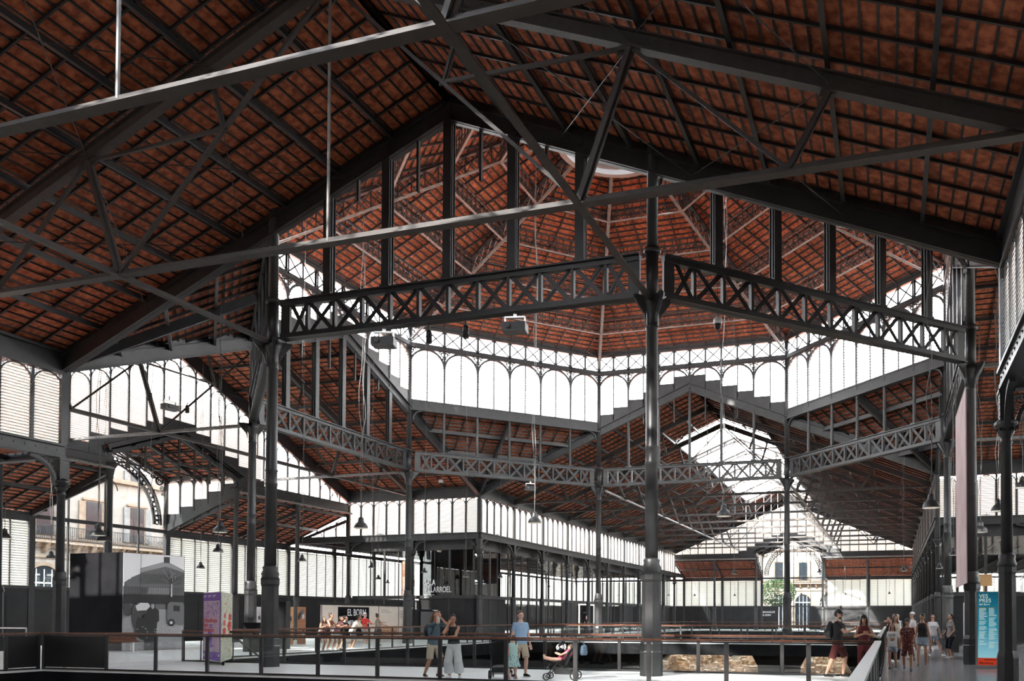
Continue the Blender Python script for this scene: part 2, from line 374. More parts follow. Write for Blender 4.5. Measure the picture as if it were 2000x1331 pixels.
def arm(nm, R, nb, sky=None, gable=True, glazed=(True, True), side_names=('left', 'right')):
    Q = Matrix.Rotation(R, 4, 'Z')
    def W(u, w, z=0.0): return tuple(Q @ Vector((u, w, z)))
    end = A + nb * BAY
    for s, sn in ((-1, side_names[0]), (1, side_names[1])):
        e = empty('ceiling', rz=R, kind='structure', label='terracotta tile roof slope on the %s of the %s' % (sn, nm), cat='roof')
        if sky:
            roof_slope(e, s, A, end, 3.75, 15.0)
            roof_slope(e, s, A, sky[0], 0.0, 3.7)
            if sky[1] < end - 0.1: roof_slope(e, s, sky[1], end, 0.0, 3.7)
        else: roof_slope(e, s, A, end)
        g = empty(tname(), rz=R, kind='structure', label='iron eave beam under the %s roof slope of the %s' % (sn, nm), cat='beam')
        m = MB(); m.box(s*14.87, s*15.13, A, end, 9.9, 10.02) if s > 0 else m.box(-15.13, -14.87, A, end, 9.9, 10.02)
        xs = sorted((s*14.92, s*15.08)); m.box(xs[0], xs[1], A, end, 10.0, 10.62); xs = sorted((s*14.8, s*15.2)); m.box(xs[0], xs[1], A, end, 10.6, 10.7)
        m.build('eave_beam', IRON, g)
        for i in range(nb):
            w = A + (i + 0.5) * BAY
            rz = R + PI / 2
            place(CB, CB_used, W(s*15, w), rz, '%s louvred clerestory bay from the crossing, %s wall of the %s' % (ORD[i], sn, nm), None, wname() if CB_used[0] else None)
            place(AB, AB_used, W(s*15, w), rz, '%s cornice length from the crossing on the %s wall of the %s' % (ORD[i], sn, nm), None, tname() if AB_used[0] else None)
        for i in range(nb + 1):
            if i == 0 and R in (PI/2, -PI/2): continue
            if i == nb and not gable: continue
            place(AC, AC_used, W(s*15, A + i * BAY), R + PI/2, ('corner column of the crossing where the %s wall of the %s begins' % (sn, nm)) if i == 0 else '%s arcade column from the crossing along the %s wall of the %s' % (ORD[i-1], sn, nm), 'arcade columns along the %s' % nm)
    for i in range(1, nb):
        place(TRS, TRS_used, W(0, A + i * BAY), R, '%s iron roof truss from the crossing in the %s' % (ORD[i-1], nm), 'roof trusses of the %s' % nm)
    # side glazing under the arcade
    for s, on, sn in ((-1, glazed[0], side_names[0]), (1, glazed[1], side_names[1])):
        if not on: continue
        for i in range(nb):
            wa = A + i * BAY; c = wa + BAY / 2
            e = empty(wname(), kind='structure', label='%s glass screen from the crossing under the %s arcade of the %s' % (ORD[i], sn, nm), cat='glass screen')
            m = MB(); x = s * 15.6
            for y, ww in ((wa + 0.3, 0.1), (c, 0.16), (wa + 1.5, 0.04), (c + 1.2, 0.04)): m.box(x-0.05, x+0.05, y-ww/2, y+ww/2, 0, 7.0)
            m.box(x-0.11, x+0.11, wa, wa+BAY, 2.86, 3.1); m.box(x-0.1, x+0.1, wa, wa+BAY, 6.35, 7.05); m.box(x-0.1, x+0.1, wa, wa+BAY, 0, 0.1)
            o = m.build('window_frame', IROND, e, rz=R)
            g = MB(); g.box(x-0.012, x+0.012, wa, wa+BAY, 3.1, 6.35)
            if i % 3 != 0: g.box(x-0.012, x+0.012, wa, wa+BAY, 0.1, 2.86)
            g.build('pane', GLASS, e, rz=R)
            if i % 3 == 0:
                g = MB(); g.box(x-0.03, x+0.03, wa+0.2, wa+BAY-0.2, 0.1, 2.86); g.build('dark_infill_panel', DPANEL, e, rz=R)
    if gable: gable_end(nm, R, end)
    if sky:
        e = empty(wname(), rz=R, kind='structure', label='glazed ridge skylight over the %s' % nm, cat='skylight')
        f = MB(); g = MB(); lo = MB(); zs = lambda u: zr(u) + 1.25
        w = sky[0]
        k = int(round((sky[1] - sky[0]) / (BAY / 3)))
        for i in range(k + 1):
            w = sky[0] + (sky[1] - sky[0]) * i / k; big = i % 3 == 0
            for s in (-1, 1): f.bar((0, w, zs(0)), (s*3.9, w, zs(3.9)), 0.12 if big else 0.05, 0.16 if big else 0.08)
            if big: f.bar((-3.7, w, zr(3.7) + 0.5), (-3.7, w, zs(3.7)), 0.1, 0.1); f.bar((3.7, w, zr(3.7) + 0.5), (3.7, w, zs(3.7)), 0.1, 0.1); f.bar((-1.4, w, zs(1.4)-0.05), (1.4, w, zs(1.4)-0.05), 0.08, 0.1)
        for u in (0, -1.3, 1.3, -2.6, 2.6, -3.85, 3.85): f.bar((u, sky[0], zs(u)), (u, sky[1], zs(u)), 0.07, 0.1)
        for s in (-1, 1):
            g.add([(0, sky[0], zs(0)+.06), (s*4.1, sky[0], zs(4.1)+.06), (s*4.1, sky[1], zs(4.1)+.06), (0, sky[1], zs(0)+.06)], [(0, 1, 2, 3)])
            for j in range(7):
                z = zr(3.7) + 0.55 + j * 0.1; lo.bar((s*3.8, sky[0], z), (s*3.8, sky[1], z), 0.08, 0.008, (s*0.6, 0, 1))
            f.bar((s*3.72, sky[0], zr(3.7)+0.45), (s*3.72, sky[1], zr(3.7)+0.45), 0.08, 0.3)
        f.build('skylight_frame', WHITE, e); g.build('skylight_pane', GLASSN if nm == 'near nave' else GLASS, e); lo.build('louvre_slats', LOUV, e)

# ------------------------------------------------------------------ gable end with stepped louvres, lean-to roof and porch
def gcolumn():
    e = empty('gable_column', cat='column')
    b = MB(); b.lathe([(0.3, 0), (0.3, 0.6), (0.24, 0.7), (0.22, 2.6), (0.27, 2.7), (0.2, 2.9)], 8); b.build('pedestal', IRON, e)
    b = MB(); b.lathe([(0.15, 2.85), (0.13, 8.6), (0.17, 8.64), (0.14, 8.7), (0.22, 9.1), (0.34, 9.3), (0.34, 9.38)], 16); b.build('shaft', IRON, e, smooth=True)
    return e
GC = gcolumn(); GC_used = [False]
SHUT = [None]; SHUT_used = [False]
def shutter_bay(W=5.35):
    e = empty(wname(), kind='structure', cat='window')
    f = MB(); l = MB()
    for x in (-W/2 + 0.05, W/2 - 0.05): f.box(x-0.09, x+0.09, -0.12, 0.12, 0, 7.15)
    for k in range(1, 5): x = -W/2 + W*k/5; f.box(x-0.025, x+0.025, -0.05, 0.05, 3.1, 6.6)
    f.box(-W/2, W/2, -0.1, 0.1, 6.55, 6.85); f.box(-W/2, W/2, -0.1, 0.1, 3.0, 3.14); f.box(-W/2, W/2, -0.08, 0.08, 7.1, 7.25)
    k = -W/2 + 0.2
    while k < W/2 - 0.15: f.arc((k, 6.98), 0.07, 0.095, -0.015, 0.015, 0, 2*PI, 8); k += 0.27
    z = 3.2
    while z < 6.52:
        for k in range(5):
            xa = -W/2 + W*k/5 + 0.03; xb = xa + W/5 - 0.06
            slat(l, xa, xb, 0, z, 1.0, 0.15); f.box(xa, xb, .06, .07, z - .065, z - .045); f.box(xa, xb, -.07, -.06, z - .065, z - .045)  # dark bars added along each slat imitate the shade lines
        z += 0.13
    f.build('window_frame', IROND, e); l.build('louvre_slats', LOUV, e)
    return e
SHUT[0] = shutter_bay()
def put_shutter(loc, rz, label): return place(SHUT[0], SHUT_used, loc, rz, label, None, wname() if SHUT_used[0] else None)

def gable_end(nm, R, end):
    Q = Matrix.Rotation(R, 4, 'Z')
    def W(u, w, z=0.0): return tuple(Q @ Vector((u, w, z)))
    e = empty(wname(), rz=R, kind='structure', label='stepped louvred gable window closing the %s' % nm, cat='window')
    f = MB(); lo = MB(); tr = MB(); pn = MB(); p = 30.0 / 28
    pz = lambda u: 11.95 - 0.41 * abs(u)
    for i in range(28):
        xa = -15 + i * p; xb = xa + p; uo = max(abs(xa), abs(xb)); ui = min(abs(xa), abs(xb))
        zt = zr(uo) - 0.22; zb = 9.85
        if uo < 5.5: zb = pz(ui) + 0.55
        if uo < 6.6 and uo >= 5.5: zb = 10.2
        r = (p - 0.1) / 2; c = (xa + xb) / 2
        f.box(xa - 0.045, xa + 0.045, end - 0.05, end + 0.05, 9.3, zr(xa) - 0.1)
        if zt > zb + 0.3:
            r2 = min(r, (zt - zb) * 0.5)
            f.arc((c, zt - r2), r2 * r / r2 if r2 == r else r2, (r if r2 == r else r2) + 0.04, end - 0.05, end + 0.05, n=10)
            lm = MB(); louvre_arch(lm, xa + 0.05, xb - 0.05, zb, zt, end, 0.105, True, rods=f); lo.merge(lm)
            for sx in (-1, 1): tr.arc((c + sx * (r - 0.07), zt + 0.02), 0.06, 0.08, end - 0.015, end + 0.015, 0, 2*PI, 8)
        # solid panel under the stepped sill
        pn.box(xa, xb, end - 0.03, end + 0.03, max(9.3, (pz(ui) + 0.0) if uo < 5 else 9.3) if uo >= 4.4 else pz(uo), zb)
    for z in (10.35,): 
        f.box(-15, 15, end - 0.04, end + 0.04, z, z + 0.05) if False else None
    for s in (-1, 1):
        f.bar((0, end, RZ + 0.12), (s*15, end, EZ + 0.12), 0.2, 0.85)
        pn.box(min(s*4.2, s*15), max(s*4.2, s*15), end - 0.1, end + 0.1, 9.3, 9.7); pn.box(min(s*4.2, s*15), max(s*4.2, s*15), end - 0.16, end + 0.16, 9.66, 9.72)
    f.build('window_frame', IRON, e); lo.build('louvre_slats', LOUV, e); tr.build('tracery', IRON, e); pn.build('stepped_sill_panel', IRON, e)
    for s, sn in ((-1, 'left'), (1, 'right')):
        # lean-to roof
        c = empty('ceiling', rz=R, kind='structure', label='low lean-to tile roof beyond the gable of the %s, %s of its porch' % (nm, sn), cat='roof')
        zz = lambda w: 9.25 - 0.4 * (w - end)
        t = MB(); ua, ub = sorted((s*4.2, s*15.0)); w1 = end + BAY + 0.3
        t.add([(ua, end, zz(end)), (ub, end, zz(end)), (ub, w1, zz(w1)), (ua, w1, zz(w1)), (ua, end, zz(end)+.08), (ub, end, zz(end)+.08), (ub, w1, zz(w1)+.08), (ua, w1, zz(w1)+.08)], [(3,2,1,0),(4,5,6,7),(0,1,5,4),(1,2,6,5),(2,3,7,6),(3,0,4,7)])
        t.build('tile_lining', TILE, c)
        b = MB()
        k = 0.15
        while k < BAY: b.bar((ua, end + k, zz(end+k) - 0.03), (ub, end + k, zz(end+k) - 0.03), 0.045, 0.06); k += 0.3125
        b.build('batten', IROND, c)
        k = 0
        while k <= 12: 
            x = ua + (ub-ua) * k / 12; r_ = MB(); r_.bar((x, end, zz(end) - 0.09), (x, end + BAY, zz(end+BAY) - 0.09), 0.05, 0.1); r_.build('rafter', IROND, c); k += 1
        for k in (0.2, BAY*0.5, BAY - 0.1):
            r_ = MB(); r_.bar((ua, end + k, zz(end+k) - 0.22), (ub, end + k, zz(end+k) - 0.22), 0.08, 0.18); r_.build('purlin', IRON, c)
        g = MB(); g.box(ua, ub, end - .06, end - .01, 9.15, 9.4); g.build('flashing', IRON, c); g = MB(); g.tube((ua, end - 0.25, 9.12), (ub, end - 0.25, 9.12), 0.075, 10); g.build('gutter_pipe', IRONL, c)
        g = MB()
        for x in (s*9.6, s*4.3, s*14.9): g.bar((x, end, 8.6), (x, end + BAY, zz(end+BAY) - 0.2), 0.1, 0.2); g.arc((x, 8), .5, .56, end, end+.001)
        g.build('lean_to_rafter', IRON, c)
        # columns in the gable plane
        for x, nme in ((4.2, 'inner'), (9.6, 'outer')):
            place(GC, GC_used, W(s*x, end), R, '%s %s slender column under the gable of the %s' % (nme, sn, nm), 'slender columns under the gable ends')
        # end triangle windows at the side wall
        e2 = empty(wname(), rz=R, kind='structure', label='three shrinking arched lights at the %s end of the lean-to of the %s' % (sn, nm), cat='window')
        f2 = MB(); l2 = MB(); n5 = BAY / 5
        for i in range(4):
            wa = end + i * n5; wb = wa + n5; zt = zz(wb) - 0.1
            if zt < 7.75: continue
            sub = MB(); r = min((n5 - 0.1)/2, zt - 7.5)
            sub.arc((n5/2, zt - r), r, r + 0.04, -0.04, 0.04, n=10); sub.box(-0.04, 0.04, -0.05, 0.05, 7.48, zt + 0.25)
            sl = MB(); louvre_arch(sl, 0.05, n5 - 0.05, 7.5, zt, 0, 0.1)
            mt = Matrix.Translation((s*15, wa, 0)) @ Matrix.Rotation(PI/2, 4, 'Z')
            f2.merge(sub.xf(mt)); l2.merge(sl.xf(mt))
        f2.bar((s*15, end, zz(end)-0.02), (s*15, end+BAY, zz(end+BAY)-0.02), 0.12, 0.2)
        f2.box(min(s*14.9, s*15.1), max(s*14.9, s*15.1), end, end + BAY, 7.0, 7.48)
        f2.build('window_frame', IRON, e2); l2.build('louvre_slats', LOUV, e2)
        # porch side wall with small arched lights
        e3 = empty(wname(), rz=R, kind='structure', label='%s side wall lights of the porch of the %s' % (sn, nm), cat='window')
        f3 = MB(); l3 = MB(); q3 = MB()
        for i in range(5):
            wa = end + i * n5; sub = MB(); sl = MB(); qq = MB(); zb = zz(wa) + 0.42
            r = (n5 - 0.12) / 2; zt = 10.05; rr = min(r, zt - zb)
            if zt - zb > 0.15:
                sub.arc((n5/2, zt - rr), rr, rr + 0.05, -0.05, 0.05, n=10); louvre_arch(sl, 0.06, n5 - 0.06, zb, zt, 0, 0.1)
            sub.box(-0.05, 0.05, -0.06, 0.06, zz(wa) - .1, 10.15); qq.box(0, n5, -0.03, 0.03, zz(wa + n5) - 0.05, zb)
            mt = Matrix.Translation((s*4.2, wa, 0)) @ Matrix.Rotation(PI/2, 4, 'Z')
            f3.merge(sub.xf(mt)); l3.merge(sl.xf(mt)); q3.merge(qq.xf(mt))
        f3.box(min(s*4.1, s*4.3), max(s*4.1, s*4.3), end, end + BAY, 10.1, 10.3)
        f3.bar((s*4.2, end - 0.1, 9.12), (s*4.2, end + BAY, 7.02), 0.2, 0.4)
        f3.build('window_frame', IRON, e3); l3.build('louvre_slats', LOUV, e3); q3.build('sill_panel', IRON, e3)
    # porch roof
    c = empty('ceiling', rz=R, kind='structure', label='small gabled tile roof of the porch of the %s' % nm, cat='roof')
    t = MB(); b = MB(); fr = MB(); w0, w1 = end - 0.3, end + BAY + 0.6
    for s in (-1, 1):
        t.add([(0, w0, pz(0)), (s*4.5, w0, pz(4.5)), (s*4.5, w1, pz(4.5)), (0, w1, pz(0)), (0, w0, pz(0)+.1), (s*4.5, w0, pz(4.5)+.1), (s*4.5, w1, pz(4.5)+.1), (0, w1, pz(0)+.1)], [(0,1,2,3),(7,6,5,4),(0,4,5,1),(2,6,7,3),(1,5,6,2)])
        k = 0
        while k < 4.4: b.bar((s*k, w0, pz(k) - 0.03), (s*k, w1, pz(k) - 0.03), 0.045, 0.06); k += 0.3125
        for k in range(8): w = w0 + (w1-w0) * k / 7; fr.bar((0, w, pz(0) - 0.1), (s*4.4, w, pz(4.4) - 0.1), 0.05, 0.1)
        for k in (0.05, 1.5, 3.0, 4.3): fr.bar((s*k, w0, pz(k) - 0.2), (s*k, w1, pz(k) - 0.2), 0.06, 0.12)
        for w in (end, end + BAY/2): fr.bar((0, w, pz(0) - 0.3), (s*4.4, w, pz(4.4) - 0.3), 0.12, 0.24); fr.bar((s*2.1, w, pz(2.1)-.3), (s*0.2, w, 10.1), 0.05, 0.05)
    for s in (-1, 1): fr.bar((0, w0, pz(0) + .02), (s*4.55, w0, pz(4.55) + .02), 0.05, 0.3)
    for w in (end, end + BAY/2): fr.bar((-4.3, w, 10.1), (4.3, w, 10.1), 0.06, 0.1); fr.bar((0, w, 10.1), (0, w, pz(0) - 0.2), 0.05, 0.05)
    t.build('tile_lining', TILE, c); b.build('batten', IROND, c); fr.build('porch_framing', IRON, c)
    # porch front: lace arch, mullions and glass
    g = empty(wname(), rz=R, kind='structure', label='tall glazed porch front with a lace iron arch at the end of the %s' % nm, cat='window')
    w = end + BAY; f = MB(); L = MB(); gl = MB()
    for x in (-4.2, 4.2): f.box(x-0.12, x+0.12, w-0.12, w+0.12, 0, 10.3)
    for x in (-2.2, 0.0, 2.2): f.box(x-0.035, x+0.035, w-0.05, w+0.05, 3.1, pz(x) - 0.2)
    f.box(-4.2, 4.2, w-0.1, w+0.1, 6.75, 6.95); f.box(-4.2, 4.2, w-0.1, w+0.1, 3.0, 3.14)
    for x in (-1.9, -1.0, 0, 1.0, 1.9): f.box(x-0.04, x+0.04, w-0.05, w+0.05, 0, 3.0)
    for s in (-1, 1): f.bar((0, w, pz(0) - 0.15), (s*4.3, w, pz(4.3) - 0.15), 0.16, 0.25)
    ra, rb, cz = 3.35, 3.85, 7.25
    L.arc((0, cz), ra, ra + 0.09, w+0.08, w+0.2, 0, PI, 48); L.arc((0, cz), rb, rb + 0.09, w+0.08, w+0.2, 0, PI, 48)
    for k in range(40):
        a0 = PI * (k + 0.5) / 40; rm = (ra + rb) / 2 + 0.02
        L.arc((rm * math.cos(a0), cz + rm * math.sin(a0)), 0.10, 0.165, w+0.11, w+0.17, 0, 2*PI, 8); L.arc((rm * math.cos(a0 + .039), cz + rm * math.sin(a0 + .039)), 0.0, 0.06, w+0.11, w+0.17, 0, 2*PI, 6)
        L.arc(((rb-0.06) * math.cos(a0 + .04), cz + (rb-0.06) * math.sin(a0 + .04)), 0.03, 0.07, w+0.11, w+0.15, 0, 2*PI, 6)
    for s in (-1, 1):
        for (dx, dz, r) in ((3.75, 10.0, 0.3), (3.3, 10.25, 0.18), (3.95, 9.55, 0.16), (2.8, 10.6, 0.14), (4.0, 9.2, 0.1), (2.4, 10.85, 0.1)):
            L.arc((s*dx, dz), r*0.62, r, w+0.11, w+0.15, 0, 2*PI, 14); L.arc((s*dx, dz), r*0.25, r*0.42, w+0.11, w+0.15, 0, 2*PI, 8)
    gl.box(-4.1, 4.1, w - 0.01, w + 0.01, 3.14, 10.2)
    gl.box(-1.9, 1.9, w - 0.01, w + 0.01, 0.1, 3.0)
    f.build('window_frame', IROND, g); L.build('lace_arch', IRON, g); gl.build('pane', GLASSP, g)
    dd = MB()
    for s in (-1, 1): dd.box(min(s*2.0, s*4.1), max(s*2.0, s*4.1), w-0.06, w+0.06, 0, 3.0)
    dd.build('dark_infill_panel', DPANEL, g)
    # outer wall with shutters beside the porch
    for s, sn in ((-1, 'left'), (1, 'right')):
        for k in range(2):
            put_shutter(W(s*(4.25 + 2.675 + k*5.4), w), R, '%s shuttered window %s of the porch of the %s' % (ORD[k], sn, nm))
        wl = MB(); xa, xb = sorted((s*4.3, s*15)); wl.box(xa, xb, w-0.08, w+0.08, 0, 3.05)
        for q in range(1, 9): x = xa + (xb-xa)*q/9; wl.box(x-0.012, x+0.012, w-0.1, w, 0.1, 2.6)
        wl.box(xa, xb, w-0.1, w, 2.6, 2.64)
        o = wl.build('wall_%s_%s' % (nm.replace(' ', '_'), sn), DPANEL, None, rz=R); tag(o, 'dark panelled wall under the shutters %s of the porch of the %s' % (sn, nm), 'wall', kind='structure')

arm('near nave', PI, 6, sky=(15 + 2*BAY, 15 + 6*BAY), gable=False, glazed=(False, False), side_names=('right', 'left'))
arm('far nave', 0.0, 10, sky=(15 + 2*BAY, 15 + 8.6*BAY), side_names=('left', 'right'))
arm('left transept', PI/2, 2, glazed=(False, True), side_names=('near', 'far'))
arm('right transept', -PI/2, 2, glazed=(True, False), side_names=('far', 'near'))

# ------------------------------------------------------------------ corner quadrants: outer walls and low ceilings
for sx, sn in ((-1, 'left'), (1, 'right')):
    for sy, n, fn in ((1, 11, 'far'), (-1, 6, 'near')):
        x = sx * 31.05
        for k in range(n): put_shutter((x, sy * (15 + (k + .5) * BAY), 0), PI/2, '%s shuttered outer window %s of the crossing on the %s side' % (ORD[k], 'beyond' if sy > 0 else 'this side', sn))
        y0, y1 = sorted((sy * 15, sy * (15 + n * BAY)))
        w = MB(); w.box(x - 0.08, x + 0.08, y0, y1, 0, 3.05)
        tag(w.build('wall_%s_%s' % (sn, fn), DPANEL), 'dark wall under the outer shutters on the %s, %s end' % (sn, fn), 'wall', kind='structure')
        c = empty('ceiling', kind='structure', label='low tiled aisle ceiling in the %s %s corner' % (fn, sn), cat='ceiling')
        xa, xb = sorted((sx * 15.2, sx * 31.2)); t = MB(); 
        g0, g1 = sorted((sx * 20.5, sx * 25.5)); ya, yb = y0 + (0.2 if sy > 0 else 0), y1 - (0.2 if sy < 0 else 0)
        if False:
            t.box(xa, g0, ya, yb, 7.26, 7.34); t.box(g1, xb, ya, yb, 7.26, 7.34); MB().box(g0, g1, ya, yb, 7.28, 7.30).build('rooflight_pane', GLASS, c)
        else: t.box(xa, xb, ya, yb, 7.26, 7.34)
        t.build('tile_lining', TILE, c)
        b = MB(); 
        for k in range(8): xx = xa + (xb - xa) * k / 7; b.box(xx - .05, xx + .05, y0, y1, 7.05, 7.25)
        for k in range(int((y1 - y0) / 0.9)): b.box(xa, xb, y0 + k * .9, y0 + k * .9 + .06, 7.16, 7.26)
        b.build('ceiling_joist', IROND, c)
    for k in range(3):
        put_shutter((sx * (15 + (k + .5) * BAY), 15 + 11 * BAY, 0), 0, '%s end window of the far %s aisle' % (ORD[k], sn))
    w = MB(); xa, xb = sorted((sx * 15, sx * 31.1)); w.box(xa, xb, 15 + 11 * BAY - .08, 15 + 11 * BAY + .08, 0, 3.05)
    tag(w.build('wall_end_%s' % sn, DPANEL), 'dark end wall of the far %s aisle' % sn, 'wall', kind='structure')
w = MB(); w.box(-31.1, 31.1, -47.3, -47.1, 0, 7.0); w.poly([(-15, -47.3, 7.0), (15, -47.3, 7.0), (15, -47.3, 10.8), (0, -47.3, 17.0), (-15, -47.3, 10.8)], (0, .2, 0))  # unseen wall added behind the camera; its gable shuts out sky light
tag(w.build('wall_back_blocker', DPANEL), 'added dark wall shutting out light behind the viewpoint', 'wall', kind='structure')

# ------------------------------------------------------------------ crossing: octagon
def octv(i, r=None):
    a = PI / 8 + i * PI / 4; rr = A / math.cos(PI / 8) if r is None else r
    return Vector((rr * math.cos(a), rr * math.sin(a), 0))
SIDE = ['far right diagonal', 'far', 'far left diagonal', 'left', 'near left diagonal', 'near', 'near right diagonal', 'right']
# side k lies between vertex k and k+1, centred at angle (k+1)*45 deg
VN = ['right wall, beyond the crossing', 'far side, right', 'far side, left', 'left wall, far', 'left wall, near', 'near side, left', 'near side, right', 'right wall, near']
def octagon_column():
    e = empty('octagon_column', cat='column', group='great columns of the octagonal crossing')
    m = MB(); m.lathe([(0.31, 0), (0.31, 0.62), (0.325, 0.64), (0.31, 0.67), (0.31, 0.86), (0.265, 1.0)], 8); m.build('plinth', IRON, e)
    m = MB(); m.lathe([(0.268, 0.9), (0.26, 2.5), (0.285, 2.58), (0.285, 2.72)], 8); m.build('octagonal_shaft', IRON, e)
    m = MB(); m.lathe([(0.28, 2.72), (0.24, 2.82), (0.265, 2.9), (0.21, 3.02), (0.235, 3.1), (0.18, 3.16)], 24); m.build('moulding', IRON, e, smooth=True)
    m = MB(); m.lathe([(0.18, 3.1), (0.172, 5.68), (0.195, 5.72), (0.172, 5.77), (0.172, 6.1), (0.195, 6.14), (0.17, 6.19), (0.158, 9.35), (0.185, 9.38), (0.158, 9.42), (0.165, 9.75), (0.25, 10.0), (0.28, 10.18)], 24); m.build('round_shaft', IRON, e, smooth=True)
    m = MB()
    for k in range(4):
        a = PI/4 + k*PI/2; d = Vector((math.cos(a), math.sin(a), 0)); s = Vector((-d.y, d.x, 0)) * 0.04
        m.poly([d*0.2 + Vector((0,0,9.5)) - s, d*0.26 + Vector((0,0,9.75)) - s, d*0.55 + Vector((0,0,10.12)) - s, d*0.55 + Vector((0,0,10.22)) - s, d*0.2 + Vector((0,0,10.22)) - s], s*2)
    m.build('capital', IRON, e)
    m = MB(); m.lathe([(0.17, 10.1), (0.17, 11.42)], 16); m.lathe([(0.21, 11.42), (0.24, 11.48), (0.21, 11.56)], 20); m.build('girder_seat', IRON, e, smooth=True)
    m = MB(); m.lathe([(0.15, 11.5), (0.14, 19.0)], 20); m.build('upper_shaft', IRON, e, smooth=True)
    return e
OC = octagon_column(); OCu = [False]
names_v = {7: 'right wall, near the viewer', 0: 'right wall, far', 1: 'far side, right of the nave', 2: 'far side, left of the nave', 3: 'left wall, far', 4: 'left wall, near', 5: 'near side on the left, dividing the view', 6: 'near side on the right, tallest in view'}
for i in range(8):
    v = octv(i)
    place(OC, OCu, (v.x, v.y, 0), PI/8 if False else 0, 'great octagonal-footed iron column of the crossing, %s' % names_v[i], 'great columns of the octagonal crossing')
L8 = 2 * B
def ring_girder():
    e = empty('lattice_girder', cat='girder', group='lattice girders of the crossing ring')
    h = L8 / 2 - 0.34
    for z0, z1, nmn in ((11.32, 11.44, 'top_chord'), (10.23, 10.33, 'bottom_chord')):
        m = MB(); m.box(-h, h, -0.17, 0.17, z0 + (0.08 if nmn[0] == 't' else 0), z1 - (0 if nmn[0] == 't' else 0.06)); m.box(-h, h, -0.09, 0.09, z0 - (0.06 if nmn[0] == 't' else 0), z1 + (0 if nmn[0] == 't' else 0.08)); m.build(nmn, IRON, e)
    m = MB(); n = 12; p = (2 * h) / n
    for i in range(1, n): xx = -h + i * p; MB().box(xx - 0.045, xx + 0.045, -0.07, 0.07, 10.3, 11.35).build('girder_post', IRON, e)
    for i in range(n):
        a, b_ = -h + i*p + 0.05, -h + (i+1)*p - 0.05; x = MB()
        if i in (0, n - 1): 
            c = -1 if i == 0 else 1
            x.box(min(c*h, c*(h-0.33)), max(c*h, c*(h-0.33)), -0.05, 0.05, 10.3, 11.35)
            if i == 0: a += 0.33
            else: b_ -= 0.33
        x.bar((a, 0.02, 10.36), (b_, 0.02, 11.32), 0.02, 0.05, (0, 1, 0)); x.bar((a, -0.02, 11.32), (b_, -0.02, 10.36), 0.02, 0.05, (0, 1, 0))
        x.bar((a, 0.02, 10.36), (b_, 0.02, 11.32), 0.13, 0.014, (0, 1, 0)); x.bar((a, -0.02, 11.32), (b_, -0.02, 10.36), 0.13, 0.014, (0, 1, 0))
        x.build('cross_lattice', IRON, e)
    return e
LG = ring_girder(); LGu = [False]
def drum_side(cardinal):
    e = empty(wname(), kind='structure', cat='window')
    f = MB(); lo = MB(); tr = MB(); pn = MB(); h = L8 / 2; n = 6; p = L8 / n
    zt = 17.56
    for i in range(n):
        c = -h + (i + .5) * p; r = p/2 - 0.07
        f.arc((c, zt - r), r, r + 0.12, -0.07, 0.07, n=16)
        f.box(c - 0.035, c + 0.035, -0.05, 0.05, 14.2, zt); 
        for sx in (-1, 1):
            tr.arc((c + sx*(r-0.02), zt - 0.1), 0.08, 0.15, -0.02, 0.02, 0, 2*PI, 10); tr.arc((c + sx*(r-0.2), zt + 0.0), 0.03, 0.09, -0.02, 0.02, 0, 2*PI, 8); tr.arc((c + sx*(r+0.02), zt - 0.33), 0.03, 0.09, -0.02, 0.02, 0, 2*PI, 8)
            ua = c if sx > 0 else c - r; ub = c + r if sx > 0 else c
            ui, uo = sorted((abs(c), abs(c + sx * p / 2)))
            zb = 14.5 if not cardinal else max(zr(ui) + 0.62 + 0.15, 14.5)
            # louvres in the half arch
            z = zb + 0.05
            while z < zt - 0.03:
                zz = z - (zt - r); hh = r if zz < 0 else math.sqrt(max(r*r - zz*zz, 0))
                if hh > 0.08: slat(lo, *(sorted((c + sx*0.04, c + sx*hh))), 0, z, 0.35, 0.07)
                z += 0.16
            if cardinal: pn.box(min(c, c + sx*p/2), max(c, c + sx*p/2), -0.04, 0.04, zr(uo) + 0.3, zb)
    for i in range(n + 1):
        x = -h + i * p
        f.box(x - 0.06, x + 0.06, -0.08, 0.08, (14.2 if not cardinal else zr(x)), 19.0)
    if not cardinal:
        pn.box(-h, h, -0.06, 0.06, 13.95, 14.5); f.box(-h, h, -0.16, 0.16, 13.88, 13.95); f.box(-h, h, -0.1, 0.1, 14.45, 14.52)
        for s in (-1, 1): f.arc((s * (h - 0.75), 13.35), 0.5, 0.56, -0.08, 0.08, 0 if s > 0 else PI/2, PI/2 if s > 0 else PI, 6)
    f.box(-h, h, -0.14, 0.14, 17.68, 17.80); f.box(-h, h, -0.08, 0.08, 17.62, 17.95)
    f.box(-h, h, -0.10, 0.10, 18.82, 19.0); f.box(-h, h, -0.25, 0.2, 19.0, 19.2)
    for i in range(12):
        xa, xb = -h + i*L8/12 + 0.05, -h + (i+1)*L8/12 - 0.05
        f.bar((xa, 0, 17.97), (xb, 0, 18.82), 0.075, 0.03, (0, 1, 0)); f.bar((xa, 0.02, 18.82), (xb, 0.02, 17.97), 0.075, 0.03, (0, 1, 0))
        f.box(xb - 0.01, xb + 0.11, -0.06, 0.06, 17.9, 19.0)
    f.build('window_frame', IRON, e); lo.build('louvre_slats', LOUV, e); tr.build('tracery', IRON, e); pn.build('sill_panel', IRON, e)
    return e
DS = [drum_side(False), drum_side(True)]; DSu = [[False], [False]]
